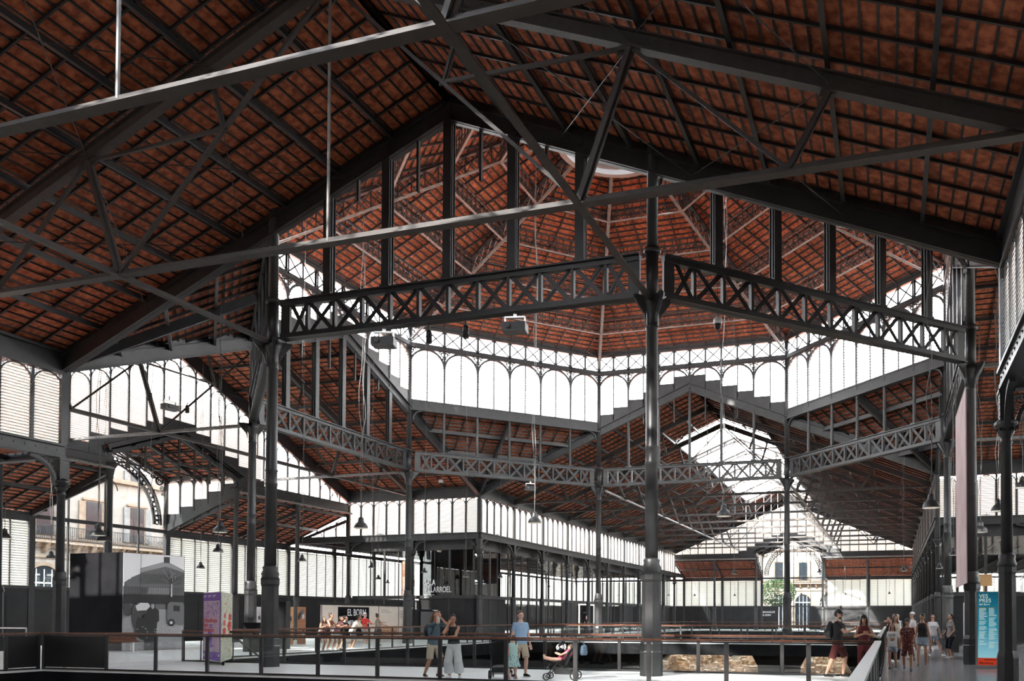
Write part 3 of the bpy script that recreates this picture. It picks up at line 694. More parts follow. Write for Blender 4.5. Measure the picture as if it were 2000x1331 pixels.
for k in range(8):
    a, b_ = octv(k), octv(k + 1); c = (a + b_) / 2; d = b_ - a; rz = math.atan2(d.y, d.x)
    card = k % 2 == 1
    place(LG, LGu, (c.x, c.y, 0), rz, 'lattice girder on the %s side of the octagonal crossing' % SIDE[k], 'lattice girders of the crossing ring')
    place(DS[card], DSu[card], (c.x, c.y, 0), rz, 'arched drum window wall on the %s side of the crossing' % SIDE[k], None, wname() if DSu[card][0] else None)
    du = d.normalized(); nrm = Vector((-du.y, du.x, 0))
    for j in range(1, 6):
        p = a.lerp(b_, j / 6); t = (j / 6 - 0.5) * L8
        ztop = zr(t) - 0.15 if card else 13.9
        m = MB(); w = 0.125
        near = k in (4, 5, 6, 3, 7)
        if near:
            m.bar((0, 0, 11.42), (0, 0, ztop), 0.25, 0.06, (0, 1, 0)); m.box(-0.03, 0.03, -0.125, 0.125, 11.42, ztop); m.box(-0.13, 0.13, -0.13, -0.1, 11.42, ztop); m.box(-0.13, 0.13, 0.1, 0.13, 11.42, ztop)
        else: m.lathe([(0.09, 11.42), (0.08, ztop)], 12)
        m.box(-0.16, 0.16, -0.16, 0.16, 11.42, 11.5)
        o = m.build('window_post', IRON, None, (p.x, p.y, 0), rz)
        tag(o, '%s post from the left on the %s girder of the crossing' % (ORD[(5 - j) if k in (0, 1, 2, 3, 7) else j - 1], SIDE[k]), 'post', 'posts standing on the crossing girders')
# roof edges of the four arms at the crossing
for k, nmn in ((0, 'far nave'), (1, 'left transept'), (2, 'near nave'), (3, 'right transept')):
    R = k * PI / 2; m = MB()
    for s in (-1, 1):
        m.bar((0, 15, RZ + 0.0), (s*15, 15, EZ + 0.0), 0.09, 0.5)
        m.bar((0, 15, RZ - 0.24), (s*15, 15, EZ - 0.24), 0.3, 0.04); m.bar((0, 15, RZ + 0.26), (s*15, 15, EZ + 0.26), 0.34, 0.05); m.bar((0, 15, RZ + 0.5), (s*15, 15, EZ + 0.5), 0.1, 0.5)
    o = m.build(tname(), IROND if k == 2 else IRON, None, rz=R); tag(o, 'heavy raking edge beam where the %s roof meets the crossing' % nmn, 'beam', kind='structure')
# triangular corner roofs
for k, nmn in ((0, 'far right'), (1, 'far left'), (2, 'near left'), (3, 'near right')):
    R = k * PI / 2
    e = empty('ceiling', rz=R, kind='structure', label='triangular tile roof panel in the %s corner of the crossing' % nmn, cat='roof')
    p0 = Vector((A, B, zr(B))); p1 = Vector((B, A, zr(B))); p2 = Vector((A, A, EZ)); up = Vector((0, 0, 1))
    t = MB(); o_ = up * 0.5; t.poly([p0 + o_, p1 + o_, p2 + o_], up * 0.1); t.build('tile_lining', TILE, e)
    b = MB(); n = 24
    for i in range(1, n): a_, c_ = p0.lerp(p2, i/n), p1.lerp(p2, i/n); b.bar(a_ + up*0.46, c_ + up*0.46, 0.045, 0.07)
    b.build('batten', IROND, e)
    r = MB(); mid = (p0 + p1) / 2; dn = (p2 - mid)
    for i in range(-6, 7):
        s_ = i / 7.0; st = mid + (p1 - p0) * 0.5 * s_; en = st + dn * (1 - abs(s_)); r.bar(st + up*0.38, en + up*0.38, 0.05, 0.1)
    r.build('rafter', IROND, e)
    q = MB()
    for i in (0.02, 0.25, 0.5, 0.75): a_, c_ = p0.lerp(p2, i), p1.lerp(p2, i); q.bar(a_ + up*0.2, c_ + up*0.2, 0.1, 0.22)
    q.bar(mid, p2, 0.16, 0.34)
    q.build('purlin', IRON, e)
# struts carrying the corner columns' heads, and long bottom beams at tie level
for R, nmn, sx, (wa, wb) in [(PI, 'near nave', s, (15, 15 + 6*BAY)) for s in (-1, 1)] + [(PI/2, 'left transept', s, (15, 25.7)) for s in (-1, 1)] + [(-PI/2, 'right transept', s, (15, 25.7)) for s in (-1, 1)] + [(0.0, 'far nave', s, (15, 15 + 10*BAY)) for s in (-1, 1)]:
    m = MB(); x = sx * 6.2; m.bar((x, wa, 10.12), (x, wb, 10.12), 0.17, 0.025); m.bar((x, wa, 10.19), (x, wb, 10.19), 0.03, 0.11)
    o = m.build('longitudinal_tie', IRONL if nmn != 'near nave' else TRUSS, None, rz=R); tag(o, 'long iron bottom tie running along the %s on the %s side' % (nmn, {(-1, PI): 'right', (1, PI): 'left', (-1, PI/2): 'near', (1, PI/2): 'far', (-1, -PI/2): 'far', (1, -PI/2): 'near', (-1, 0.0): 'left', (1, 0.0): 'right'}[(sx, R)]), 'beam')
# wind-bracing rods under the roofs
for R, nmn, nb in ((PI, 'near nave', 3), (0.0, 'far nave', 9), (PI/2, 'left transept', 2), (-PI/2, 'right transept', 2)):
    for s in (-1, 1):
        sg = []
        for i in range(min(nb, 3)):
            wa, wb = A + i*BAY + .05, A + (i+1)*BAY - .05
            sg += [((s*3.45, wa, zr(3.45) - 0.05), (s*7.3, wb, zr(7.3) - 0.05)), ((s*7.3, wa, zr(7.3) - 0.05), (s*3.45, wb, zr(3.45) - 0.05)), ((s*7.3, wa, zr(7.3) - 0.05), (s*11.25, wb, zr(11.25) - 0.05)), ((s*11.25, wa, zr(11.25) - 0.05), (s*7.3, wb, zr(7.3) - 0.05))]
        e = empty('roof_bracing', rz=R, label='thin crossed bracing rods under the %s slope of the %s' % ('right' if (s > 0) == (R == 0.0) else 'left', nmn), cat='bracing')
        for p, q in sg: MB().tube(p, q, 0.014, 5).build('rod', IRON, e)

# ------------------------------------------------------------------ dome over the crossing
zd = lambda r: 19.1 + 0.43 * (16.24 - r)       # tile surface along a hip (vertex radius r)
zc = lambda r: 25.0 - 0.43 * r                 # bottom chord
e = empty('ceiling', kind='structure', label='octagonal tiled dome roof over the crossing', cat='roof')
RI = 2.7
for k in range(8):
    a, b_ = octv(k, 1.0), octv(k + 1, 1.0)
    def dp(r, t, off=0.0): v = a.lerp(b_, t) * r; return Vector((v.x, v.y, zd(r) + off))
    t = MB(); t.poly([dp(16.4, 0), dp(16.4, 1), dp(RI, 1), dp(RI, 0)], (0, 0, 0.12)); t.build('tile_lining', TILE, e)
    b = MB(); r = RI + 0.1
    while r < 16.3: b.bar(dp(r, 0, -0.035), dp(r, 1, -0.035), 0.05, 0.07); r += 0.335
    b.build('batten', IROND, e)
    q = MB()
    for j in range(1, 12):
        # parallel rafters running up the slope
        s_ = (j / 6.0 - 1.0); rlow = 16.3; wid = L8 / 2 * s_
        # rafter reaches until it meets the hip
        rtop = max(abs(s_) * 16.24 , RI)
        t0 = 0.5 + 0.5 * s_; d0 = dp(rlow, t0, -0.12)
        t1 = 0.5 + 0.5 * s_ * 16.24 / rtop if rtop > 0 else 0.5
        d1 = dp(rtop, min(max(t1, 0), 1), -0.12)
        q.bar(d0, d1, 0.05, 0.1)
    q.build('rafter', IRON, e)
    for r_ in (13.1, 10.5, 7.9, 5.3):
        g = MB(); p0 = octv(k, r_); p1 = octv(k + 1, r_); zt_, zb_ = zd(r_) - 0.22, zc(r_)
        p0.z = p1.z = 0; up = Vector((0, 0, 1))
        for z, w, h in ((zt_, 0.1, 0.06),): g.bar(p0 + up*z, p1 + up*z, w, h)
        n = max(4, int((p1 - p0).length / 0.42))
        hgt = 0.5
        for i in range(n):
            x0, x1 = p0.lerp(p1, i/n), p0.lerp(p1, (i+1)/n)
            g.bar(x0 + up*zb_, x1 + up*(zb_+hgt), 0.02, 0.05); g.bar(x0 + up*(zb_+hgt), x1 + up*zb_, 0.02, 0.05); g.bar(x0 + up*zb_, x0 + up*zt_, 0.04, 0.04)
        g.bar(p0 + up*(zb_+hgt), p1 + up*(zb_+hgt), 0.06, 0.05)
        g.build('ring_lattice', IRON, e)
        g = MB(); g.bar(p0 + up*zb_, p1 + up*zb_, 0.10, 0.05); g.build('ring_chord', IRONL, e)
    # hip rib
    g = MB(); ch = MB(); up = Vector((0, 0, 1)); hv = octv(k, 1.0)
    ch.bar(hv*16.0 + up*zc(16.0), hv*RI + up*zc(RI), 0.17, 0.05); ch.bar(hv*16.0 + up*(zc(16.0)-0.03), hv*RI + up*(zc(RI)-0.03), 0.03, 0.06)
    g.bar(hv*16.2 + up*(zd(16.2)-0.2), hv*RI + up*(zd(RI)-0.2), 0.2, 0.12)
    n = 22
    for i in range(n):
        r0, r1 = 16.0 - (16.0-RI)*i/n, 16.0 - (16.0-RI)*(i+1)/n
        g.bar(hv*r0 + up*zc(r0), hv*r1 + up*(zd(r1)-0.2), 0.03, 0.06, (hv.y, -hv.x, 0)); g.bar(hv*r0 + up*(zd(r0)-0.2), hv*r1 + up*zc(r1), 0.03, 0.06, (hv.y, -hv.x, 0)); g.bar(hv*r0 + up*zc(r0), hv*r0 + up*(zd(r0)-.2), 0.05, 0.05)
    g.build('hip_rib', IRON, e); ch.build('rib_chord', IRONL, e)
    # crossed rods between rings
    g = MB()
    for ra_, rb_ in ((16.0, 13.1), (13.1, 10.5), (10.5, 7.9), (7.9, 5.3)):
        for ta, tb in ((0, 0.5), (1, 0.5)): g.tube(dp(ra_, tb, -0.5), dp(rb_, ta, -0.5), 0.013, 4); g.tube(dp(ra_, ta, -0.5), dp(rb_, tb, -0.5), 0.013, 4)
    g.build('bracing_rods', IRON, e)
o_ = empty(wname(), (0, 0, 0), kind='structure', label='white round lantern ring and skylight at the top of the dome', cat='skylight')
m = MB(); pr = [(2.75, 23.75), (2.45, 23.75), (2.45, 24.0), (2.62, 24.02), (2.62, 24.3), (2.35, 24.32), (2.35, 24.45)]
m.lathe(pr, 48, cap=False); m.build('lantern_ring', LANT, o_)
m = MB(); m.lathe([(2.42, 24.45), (2.42, 25.45)], 48, cap=False); m.lathe([(2.42, 25.75), (2.42, 27.4)], 48, cap=False); m.build('lantern_wall', LANT, o_)  # opaque painted inner wall of the lantern
m = MB(); m.lathe([(2.3, 25.42), (2.3, 25.5), (2.5, 25.5), (2.5, 25.8), (2.3, 25.8), (2.3, 25.86)], 48, cap=False); m.build('lantern_band', IRON, o_)
m = MB()
for i in range(48): t = 2*PI*i/48; m.lathe([(0.02, 0), (0.02, 0.02)], 6, (2.44*math.cos(t), 2.44*math.sin(t), 24.3))
m.build('rivets', IRON, o_)
m = MB()
for i in range(8): t = i*PI/4; m.bar((2.4*math.cos(t), 2.4*math.sin(t), 27.4), (0, 0, 28.2), 0.06, 0.08)
m.build('lantern_bars', WHITE, o_)
m = MB(); m.lathe([(2.6, 27.45), (0.05, 28.3)], 24, cap=False); m.build('skylight_pane', GLASSD, o_)
# ------------------------------------------------------------------ floors with the openings over the excavation
TH = 0.75
XL, XR = -11.6, 12.1
def floor(name, rects, m, label):
    b = MB()
    for x0, x1, y0, y1 in rects: b.box(x0, x1, y0, y1, -0.06, 0)
    e = b.build(name, m); tag(e, label, 'floor', kind='structure')
    s = MB()
    for x0, x1, y0, y1 in rects: s.box(x0 + .002, x1 - .002, y0 + .002, y1 - .002, -TH, -0.06)
    s.build('slab_edge', BLACK, e)
    return e
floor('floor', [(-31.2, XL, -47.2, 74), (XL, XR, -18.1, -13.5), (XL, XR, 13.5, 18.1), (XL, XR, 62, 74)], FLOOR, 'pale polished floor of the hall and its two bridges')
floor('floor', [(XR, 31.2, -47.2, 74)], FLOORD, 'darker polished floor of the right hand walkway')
for i, (y0, y1, n) in enumerate(((-18.16, -18.1, 'near edge of the near bridge'), (-13.5, -13.44, 'far edge of the near bridge'), (13.44, 13.5, 'near edge of the far bridge'))):
    pass
b = MB(); b.box(-32, 32, -48, 74, -5.0, -4.6); o = b.build('floor', EARTH); tag(o, 'excavated ground of the archaeological site below', 'ground', kind='structure')
def bwall(n, bx, lab):
    o = MB().box(*bx).build(n, BLACK); tag(o, lab, 'wall', kind='structure')
bwall('wall_basement_left', (-14.2, -14, -48, 74, -4.6, -TH), 'dark retaining wall left of the excavation')
bwall('wall_basement_right', (14.4, 14.6, -48, 74, -4.6, -TH), 'dark retaining wall right of the excavation')
bwall('wall_basement_back', (-14, 14.5, -47.5, -47.3, -4.6, 0.0), 'dark retaining wall of the excavation behind the viewpoint')
bwall('wall_basement_end', (-14, 14.5, 63, 63.2, -4.6, -TH), 'dark retaining wall at the far end of the excavation')
bwall('wall_basement_screen', (-14, -3.4, 19.0, 19.3, -4.6, -TH), 'dark screen wall beneath the far bridge on the left')
for i, (x0, x1) in enumerate(((3.9, 6.6),)):
    o = MB().poly([(x0 - .5, 18.2, -TH), (x1 + .5, 18.2, -TH), (x1, 18.2, -1.7), (x1, 18.2, -4.6), (x0, 18.2, -4.6), (x0, 18.2, -1.7)], (0, 0.9, 0)).build('bridge_pier', BLACK)
    tag(o, 'black concrete pier under the far bridge in front of the ruins', 'pier')
o = MB().poly([(9.3, 18.2, -TH), (13.9, 18.2, -TH), (13.9, 18.2, -4.6), (9.9, 18.2, -4.6), (9.9, 18.2, -1.9)], (0, .9, 0)).build('bridge_pier', BLACK)
tag(o, 'black concrete abutment at the right end of the far bridge', 'pier')

# ------------------------------------------------------------------ ruins
def ruin(x0, y0, x1, y1, h, th, lab):
    m = MB(); L = math.hypot(x1-x0, y1-y0); d = Vector(((x1-x0)/L, (y1-y0)/L, 0)); n = Vector((-d.y, d.x, 0)); z = -4.6; row = 0
    while z < -4.6 + h:
        hh = random.uniform(.12, .3); t = random.uniform(0, -.4)
        while t < L:
            w = random.uniform(.16, .6)
            top = h * (0.72 + 0.28 * math.sin(t * 1.3 + x0) * math.cos(t * .47 + y0))
            if z + 4.6 < top + random.uniform(-.2, .15):
                q = random.uniform(-.07, .07); a = Vector((x0, y0, 0)) + d * t
                vs = []
                for zz in (z, z + hh * random.uniform(.85, .97)):
                    for (dt, dn) in ((0.02, -th/2), (w - .02, -th/2), (w - .02, th/2), (0.02, th/2)):
                        p = a + d * (dt + random.uniform(-.05, .05)) + n * (dn + q + random.uniform(-.07, .07)); vs.append((p.x, p.y, zz + random.uniform(-.045, .045)))
                m.add(vs, [(3,2,1,0),(4,5,6,7),(0,1,5,4),(1,2,6,5),(2,3,7,6),(3,0,4,7)])
            t += w
        z += hh; row += 1
    o = m.build('rubble_masonry', STONE); tag(o, lab, 'ruin', 'excavated rubble walls below the hall')
RW = [(-4, 21.5, 3.5, 21.9, 2.0, .7, 'left'), (-3.2, 26, 5.5, 25.6, 2.5, .8, 'left middle'), (7.0, 21.5, 9.6, 22, 2.1, .7, 'right'), (0.5, 21, 0.2, 34, 2.3, .7, 'cross wall left'), (5.2, 22.5, 4.8, 38, 2.5, .7, 'cross wall middle'),
      (-6, 31, 9, 31.4, 3.0, .8, 'middle row'), (-8, 38, 10.5, 38.3, 3.2, .9, 'back row'), (-9, 47, 11.5, 47, 3.3, .9, 'farthest row'), (8.3, 24, 8.6, 40, 2.4, .7, 'cross wall right'), (-6, -8, 6, -8.4, 1.9, .7, 'under the crossing, near'), (-7, 2, 8, 2.4, 2.2, .7, 'under the crossing, far'), (2.2, -9, 2.6, 9, 2.0, .6, 'under the crossing, cross wall'), (-9, -26, 8, -26, 1.8, .7, 'below the viewer')]
for x0, y0, x1, y1, h, th, l in RW: ruin(x0, y0, x1, y1, h, th, 'broken sandstone rubble wall of the excavation, %s' % l)
m = MB(); N = 46
for i in range(N + 1):
    for j in range(N + 1):
        x = -13.8 + 28.0 * i / N; y = 19.4 + 43.4 * j / N
        m.v.append((x, y, -4.55 + max(0, 0.8 * math.sin(x * .7 + 1) * math.cos(y * .45) + random.uniform(-.12, .35)) + (y - 19) * 0.028))
for i in range(N):
    for j in range(N): a = i * (N + 1) + j; m.f.append((a, a + N + 1, a + N + 2, a + 1))
o = m.build('rubble_ground', EARTH, smooth=True); tag(o, 'uneven earth and rubble between the ruined walls', 'rubble', kind='stuff')

# ------------------------------------------------------------------ railings: timber handrail on iron posts with glass infill
def railing(pts, label, first=0.9, pitch=1.8, glass=True, top=1.08, cap=None, z0=0.0, dark=(), wide=0.07):
    e = empty('glass_railing', (pts[0][0], pts[0][1], z0), cat='railing', group='glass railings around the openings', label=label)
    o0 = Vector((pts[0][0], pts[0][1], 0)); hr = MB(); br = MB(); gl = MB(); dk = MB(); nglass = 0
    for (a, b_) in zip(pts[:-1], pts[1:]):
        a = Vector((*a[:2], 0)) - o0; b_ = Vector((*b_[:2], 0)) - o0; L = (b_ - a).length; d = (b_ - a) / L; up = Vector((0, 0, 1)); n = Vector((-d.y, d.x, 0))
        hr.bar(a + up*(top - 0.02), b_ + up*(top - 0.02), cap or wide, 0.045)
        br.bar(a + up*(top - 0.065), b_ + up*(top - 0.065), 0.05, 0.035); br.bar(a + up*0.03, b_ + up*0.03, 0.05, 0.05)
        xs = []; t = first
        if first > 0.3: xs.append(0.03)
        while t < L - 0.2: xs.append(t); t += pitch
        xs.append(L - 0.03)
        for t in xs:
            p = MB(); c = a + d * t; p.bar(c + up*0.0, c + up*(top - 0.05), 0.09, 0.035, n); p.bar(c + d*0.05, c + d*0.05 + up*(top-.08), 0.01, 0.05, n); p.build('rail_post', IROND, e)
        for i, (t0, t1) in enumerate(zip(xs[:-1], xs[1:])):
            g = dk if i in dark else gl
            if not glass and g is gl: continue
            if t1 - t0 < 0.15: continue
            c0, c1 = a + d*(t0+.06), a + d*(t1-.06)
            g.bar(c0 + up*(0.5*(top-.02)), c1 + up*(0.5*(top-.02)), 0.012 if g is gl else 0.03, top - 0.17)
    hr.build('handrail', CAPM if cap else WOOD, e); br.build('rail_frame', IROND, e)
    if gl.v: gl.build('pane', GLASS, e)
    if dk.v: dk.build('dark_infill_panel', DPANEL, e)
    return e
railing([(XL, -18.1), (XR - .04, -18.1)], 'nearest railing, along the front of the near bridge, dark panel at its left end', first=2.45, pitch=1.8, dark=(0,))
railing([(XL - .02, -18.18), (XL - .02, -30)], 'railing going from the left end of the near bridge towards the viewer', first=.95, dark=(0,))
railing([(XL + .4, -13.5), (XR - .2, -13.5)], 'second railing, along the far side of the near bridge', first=1.9, pitch=2.35)
railing([(XR, -17.9), (XR, -33.0)], 'railing with a broad pale metal cap beside the viewer on the right', first=.9, pitch=1.8, cap=0.13, dark=range(0, 12))
railing([(XR - .05, -13.6), (XR - .05, 13.5)], 'railing with a pale metal cap along the right edge of the central opening', first=1.8, pitch=1.9, cap=0.1)
railing([(XL, -11.5), (XL, 13.5)], 'railing on the left edge of the central opening where a group leans', first=1.6, pitch=1.9)
railing([(XL, 13.5), (XR, 13.5)], 'railing along the near side of the far bridge', first=1.9, pitch=1.9)
railing([(XL, 18.1), (XR, 18.1)], 'railing along the far side of the far bridge', first=1.5, pitch=1.9)
railing([(XL, 18.1), (XL, 62)], 'railing on the left edge of the far opening', first=1.5, pitch=2.4)
railing([(XR, 18.1), (XR, 62)], 'railing on the right edge of the far opening', first=1.5, pitch=2.4)
railing([(XL, 62), (XR, 62)], 'railing at the far end of the far opening before the doors', first=1.5, pitch=2.0)
# stair descending at the left of the central opening
e = empty('staircase', (XL + .5, -13.2, 0), cat='stairs', label='dark stair with sloping rails going down beside the second railing on the left')
m = MB()
for i in range(20): m.box(0.1, 1.5, 0.3 + i * .3, .62 + i * .3, -(i + 1) * .19 - .04, -(i + 1) * .19)
m.build('stair_tread', DPANEL, e)
for x in (0.1, 1.5):
    m = MB(); m.bar((x, .2, .95), (x, 6.5, -3.0), .05, .06); m.bar((x, .2, -.1), (x, 6.5, -4.05), .04, .22)
    for i in range(4): m.bar((x, .3 + i*2, -.1 - i*1.26), (x, .3 + i*2, .9 - i*1.26), .03, .04)
    m.build('stair_rail', IROND, e)

# ------------------------------------------------------------------ street outside
o = MB().box(-70, -31.3, -60, 110, -.2, -.02).build('ground_street', FACADE); tag(o, 'pale street paving outside on the left', 'street', kind='structure')
o = MB().box(-70, 60, 74.2, 120, -.2, -.02).build('ground_street', FACADE); tag(o, 'pale street paving outside at the far end', 'street', kind='structure')
def building(loc, rz, W_, label, arch=True, shift=0.0, rows=(8.5, 13.0), awn=None):
    e = empty('apartment_building', loc, rz, cat='building', label=label)
    w = MB(); w.box(-W_/2, W_/2, 0, 6, 0, 19); w.build('wall', FACADE, e)
    t = MB(); t.box(-W_/2, W_/2, -.35, 0, 6.35, 6.6); t.box(-W_/2, W_/2, -.8, 0, 6.6, 6.8); t.box(-W_/2, W_/2, -.15, 0, 5.6, 5.75); t.box(-W_/2, W_/2, -.3, 0, 11.6, 11.9); t.box(-W_/2, W_/2, -.25, 0, 7.4-.5, 7.2-.1)
    x = -W_/2 + .6
    while x < W_/2: t.poly([(x, -.7, 6.6), (x, 0, 6.6), (x, 0, 5.9), (x, -.25, 6.05)], (.25, 0, 0)); t.poly([(x+.45, -.7, 6.6), (x+.45, 0, 6.6), (x+.45, 0, 6.2), (x+.45, -.4, 6.4)], (.1, 0, 0)); x += 1.15
    t.build('cornice', TRIMST, e)
    k = 0; x = -W_/2 + 2.2 + shift
    while x < W_/2 - 1.5:
        for z in rows:
            f = MB(); f.box(x-.75, x+.75, -.08, .02, z-1.3, z+1.5); f.box(x-.9, x+.9, -.16, 0, z+1.5, z+1.65); f.build('window_surround', TRIMST, e)
            g = MB(); g.box(x-.6, x+.6, -.11, -.08, z-1.3, z+1.4); g.build('window_pane', WINDARK, e)
            s = MB()
            for sx in (-1, 1): s.box(x+sx*.93-.22, x+sx*.93+.22, -.12, -.06, z-1.3, z+1.4)
            s.build('shutter', TRIMST if k % 2 else IRONL, e)
        s = MB(); s.arc((x, 3.9), 1.15, 1.4, -.15, .0, 0, PI, 14); s.box(x-1.4, x-1.15, -.15, 0, 0, 3.9); s.box(x+1.15, x+1.4, -.15, 0, 0, 3.9); s.build('arch_surround', TRIMST, e)
        g = MB(); g.poly([(x + 1.12*math.cos(PI*i/12), -.04, 3.9 + 1.12*math.sin(PI*i/12)) for i in range(13)] + [(x-1.12, -.04, 0), (x+1.12, -.04, 0)], (0, -.02, 0)); g.build('window_pane', WINDARK, e)
        g = MB()
        for q in (-.55, 0, .55): g.box(x+q-.03, x+q+.03, -.09, -.06, 0, 4.8)
        g.box(x-1.1, x+1.1, -.09, -.06, 3.8, 3.9); g.build('glazing_bar', WHITE, e)
        x += 3.6; k += 1
    r = MB(); r.box(-W_/2, W_/2, -.85, -.8, 7.75, 7.8); r.box(-W_/2, W_/2, -.85, -.8, 6.85, 6.9); x = -W_/2
    while x < W_/2: r.box(x-.012, x+.012, -.84, -.81, 6.85, 7.78); x += .14
    for i in range(int(W_/1.2)): r.arc((-W_/2 + i*1.2, 7.3), .14, .165, -.84, -.82, 0, 2*PI, 10)
    r.build('balcony_railing', IROND, e)
    return e
building((-43.5, 4, 0), PI/2, 44, 'pale stone apartment building with balconies seen through the left porch')
building((0, 88, 0), 0, 44, 'pale stone building across the street beyond the far porch', shift=1.6)
e = empty('street_tree', (-3.4, 82.5, 0), cat='tree', label='leafy green street tree outside left of the far porch column')
m = MB(); m.tube((0, 0, 0), (0.2, 0, 3.2), .18, 8, .12); m.tube((0.2, 0, 3.2), (1.2, 0, 5.0), .1, 6, .05); m.tube((0.2, 0, 3.0), (-1, .3, 5), .1, 6, .05); m.build('trunk', BARK, e)
m = MB()
for i in range(2600):
    a = random.uniform(0, 2*PI); ph = math.acos(random.uniform(-1, 1)); r = random.uniform(.55, 1) ** .5
    c = Vector((2.9*r*math.sin(ph)*math.cos(a), 2.2*r*math.sin(ph)*math.sin(a), 5.2 + 1.9*r*math.cos(ph) + .3*math.sin(a*3)))
    d = Vector((random.uniform(-1,1), random.uniform(-1,1), random.uniform(-1,1))).normalized(); q = d.orthogonal().normalized(); s = random.uniform(.08, .2)
    m.add([c - d*s, c + q*s*.5, c + d*s, c - q*s*.5], [(0, 1, 2, 3)])
m.build('foliage', LEAF, e)
# ------------------------------------------------------------------ pendant lamps on wavy flexes
LAMPM = mat('charcoal_enamel', (0.018, 0.018, 0.019), 0.45); LAMPW = mat('white_enamel', (0.8, 0.8, 0.78), 0.4); BULB = mat('lit_bulb', (1, 0.93, 0.8), 0.5, emit=6); FLEX = mat('grey_flex', (0.12, 0.12, 0.12), 0.6)
def pendant():
    e = empty('pendant_lamp', cat='lamp', group='bell-shaped pendant lamps')
    m = MB(); m.lathe([(0.31, -0.2), (0.305, -0.17), (0.29, -0.09), (0.24, 0.0), (0.17, 0.06), (0.135, 0.09), (0.125, 0.2), (0.11, 0.27), (0.06, 0.31), (0.02, 0.33)], 28, cap=False); m.build('lamp_shade', LAMPM, e, smooth=True)
    m = MB(); m.lathe([(0.3, -0.195), (0.28, -0.09), (0.23, -0.01), (0.16, 0.05), (0.1, 0.07), (0.01, 0.08)], 28, cap=False); m.build('shade_lining', LAMPW, e, smooth=True)
    m = MB(); m.lathe([(0.01, -0.1), (0.07, -0.06), (0.07, 0.0), (0.02, 0.05)], 16); m.build('bulb', BULB, e, smooth=True)
    m = MB(); m.lathe([(0.03, 0.31), (0.025, 0.37), (0.01, 0.38)], 12); m.build('cable_gland', LAMPM, e)
    return e
PL = pendant()
def roofz(x, y):
    ax, ay = abs(x), abs(y)
    if ax > 15 and ay > 15: return 7.3
    if ax <= 15 and ay <= 15:
        if ax + ay > A + B: return zr(B) + (EZ - zr(B)) * (ax + ay - A - B) / (A - B) + .5
        return zd(max(ax, ay, (ax + ay) / math.sqrt(2)) / math.cos(PI / 8))
    o_, i_, end = (ay, ax, 68.5) if ay > 15 else (ax, ay, 25.7)
    if o_ > end: return (9.25 - .4 * (o_ - end)) if i_ > 4.2 else 11.95 - .41 * i_
    return zr(i_) + .52
def cable(parent, h, seed):
    m = MB(); rd = random.Random(seed); pts = []
    n = 14
    for i in range(n + 1):
        t = i / n; w = (0.10 * math.sin(t * 9 + seed) + 0.05 * math.sin(t * 23 + seed * 2)) * min(1, t * 4) * min(1, (1 - t) * 3)
        pts.append(Vector((w, w * .4, 0.37 + t * h)))
    for a, b_ in zip(pts[:-1], pts[1:]): m.tube(a, b_, 0.012, 5)
    m.build('flex', FLEX, parent)
    m = MB(); m.tube((0, 0, 0.36), (0, 0, 0.37 + h), 0.006, 4); m.build('suspension_wire', FLEX, parent)
LAMPS = [(1819,982,34,'right of the view, before the right arcade'), (1414,1000,29,'centre right, right of the great column'), (1044,1014,26,'centre, hanging before the far arcade'), (705,1024,26.5,'left of centre beside the back left column'), (430,1032,26.5,'upper one of two in the left transept'), (191,1038,27,'left one of a close pair near the porch'), (203,1050,24,'right one of a close pair near the porch'), (9,1045,23,'at the left edge of the view'), (100,1086,17.5,'beside the corner column at the left'), (426,1073,19,'lower one of two in the left transept'), (392,1106,15,'small, before the left shutters'), (590,1092,16,'right of the great left column'), (726,1106,13,'in the dark corner room, left'), (739,1129,10.5,'in the dark corner room, lower left'), (757,1137,8,'in the dark corner room, small'), (829,1116,12,'before the lettered glass'), (910,1124,12,'left of the corner arcade column'), (897,1148,8,'small, before the lettered glass'), (977,1126,11,'in the first arcade opening'), (1118,1125,10,'in the third arcade opening'), (1072,1145,7,'in the second arcade opening'), (1950,990,28,'right, beside the tall right column'), (1915,1032,26.5,'right, between the two tall right columns'), (1883,1059,18,'right, beside the pink banner'), (1862,1080,17,'right, lower one beside the banner'), (1835,1107,14,'right, lowest of the right hand row'), (1997,945,26,'cut by the right edge of the view'), (1765,1112,13,'before the far end of the right arcade'), (1434,1118,12.6,'before the left lean-to at the far gable'), (1306,1163,5.3,'tiny, left of the far shutters'), (1357,1163,5.5,'tiny, before the far left shutters'), (1435,1163,5.2,'tiny, middle of the far left shutters'), (1514,1162,5.5,'tiny, left half of the far glass front'), (1565,1161,5.3,'tiny, right half of the far glass front'), (1651,1161,5.6,'tiny, before the far right shutters'), (1737,1159,5.6,'tiny, right end of the far shutters'), (1600,1116,9,'right of the far porch column')]
for i, (u, v, w, lab) in enumerate(LAMPS):
    dm = 0.62 if w > 20 else 0.36
    dp_ = FPX * dm / w; p = P2(u, v, depth=dp_)
    while p.x < -30 or p.y > 72.5: dp_ *= .98; p = P2(u, v, depth=dp_)
    if i == 0: r = PL; r.location = p; tag(r, 'dark bell pendant lamp, ' + lab)
    else: r = dup(PL, p, 0, 'dark bell pendant lamp, ' + lab)
    if i in (23, 24): p = P2(u, v, depth=dp_ * 1.06)
    sc_ = dm / .62 if dp_ == FPX * dm / w else dp_ * w / FPX / .62
    r.scale = (sc_,) * 3
    top = roofz(p.x, p.y) 
    cable(r, max(0.4, (top - p.z) / sc_ - .36), i + 1)

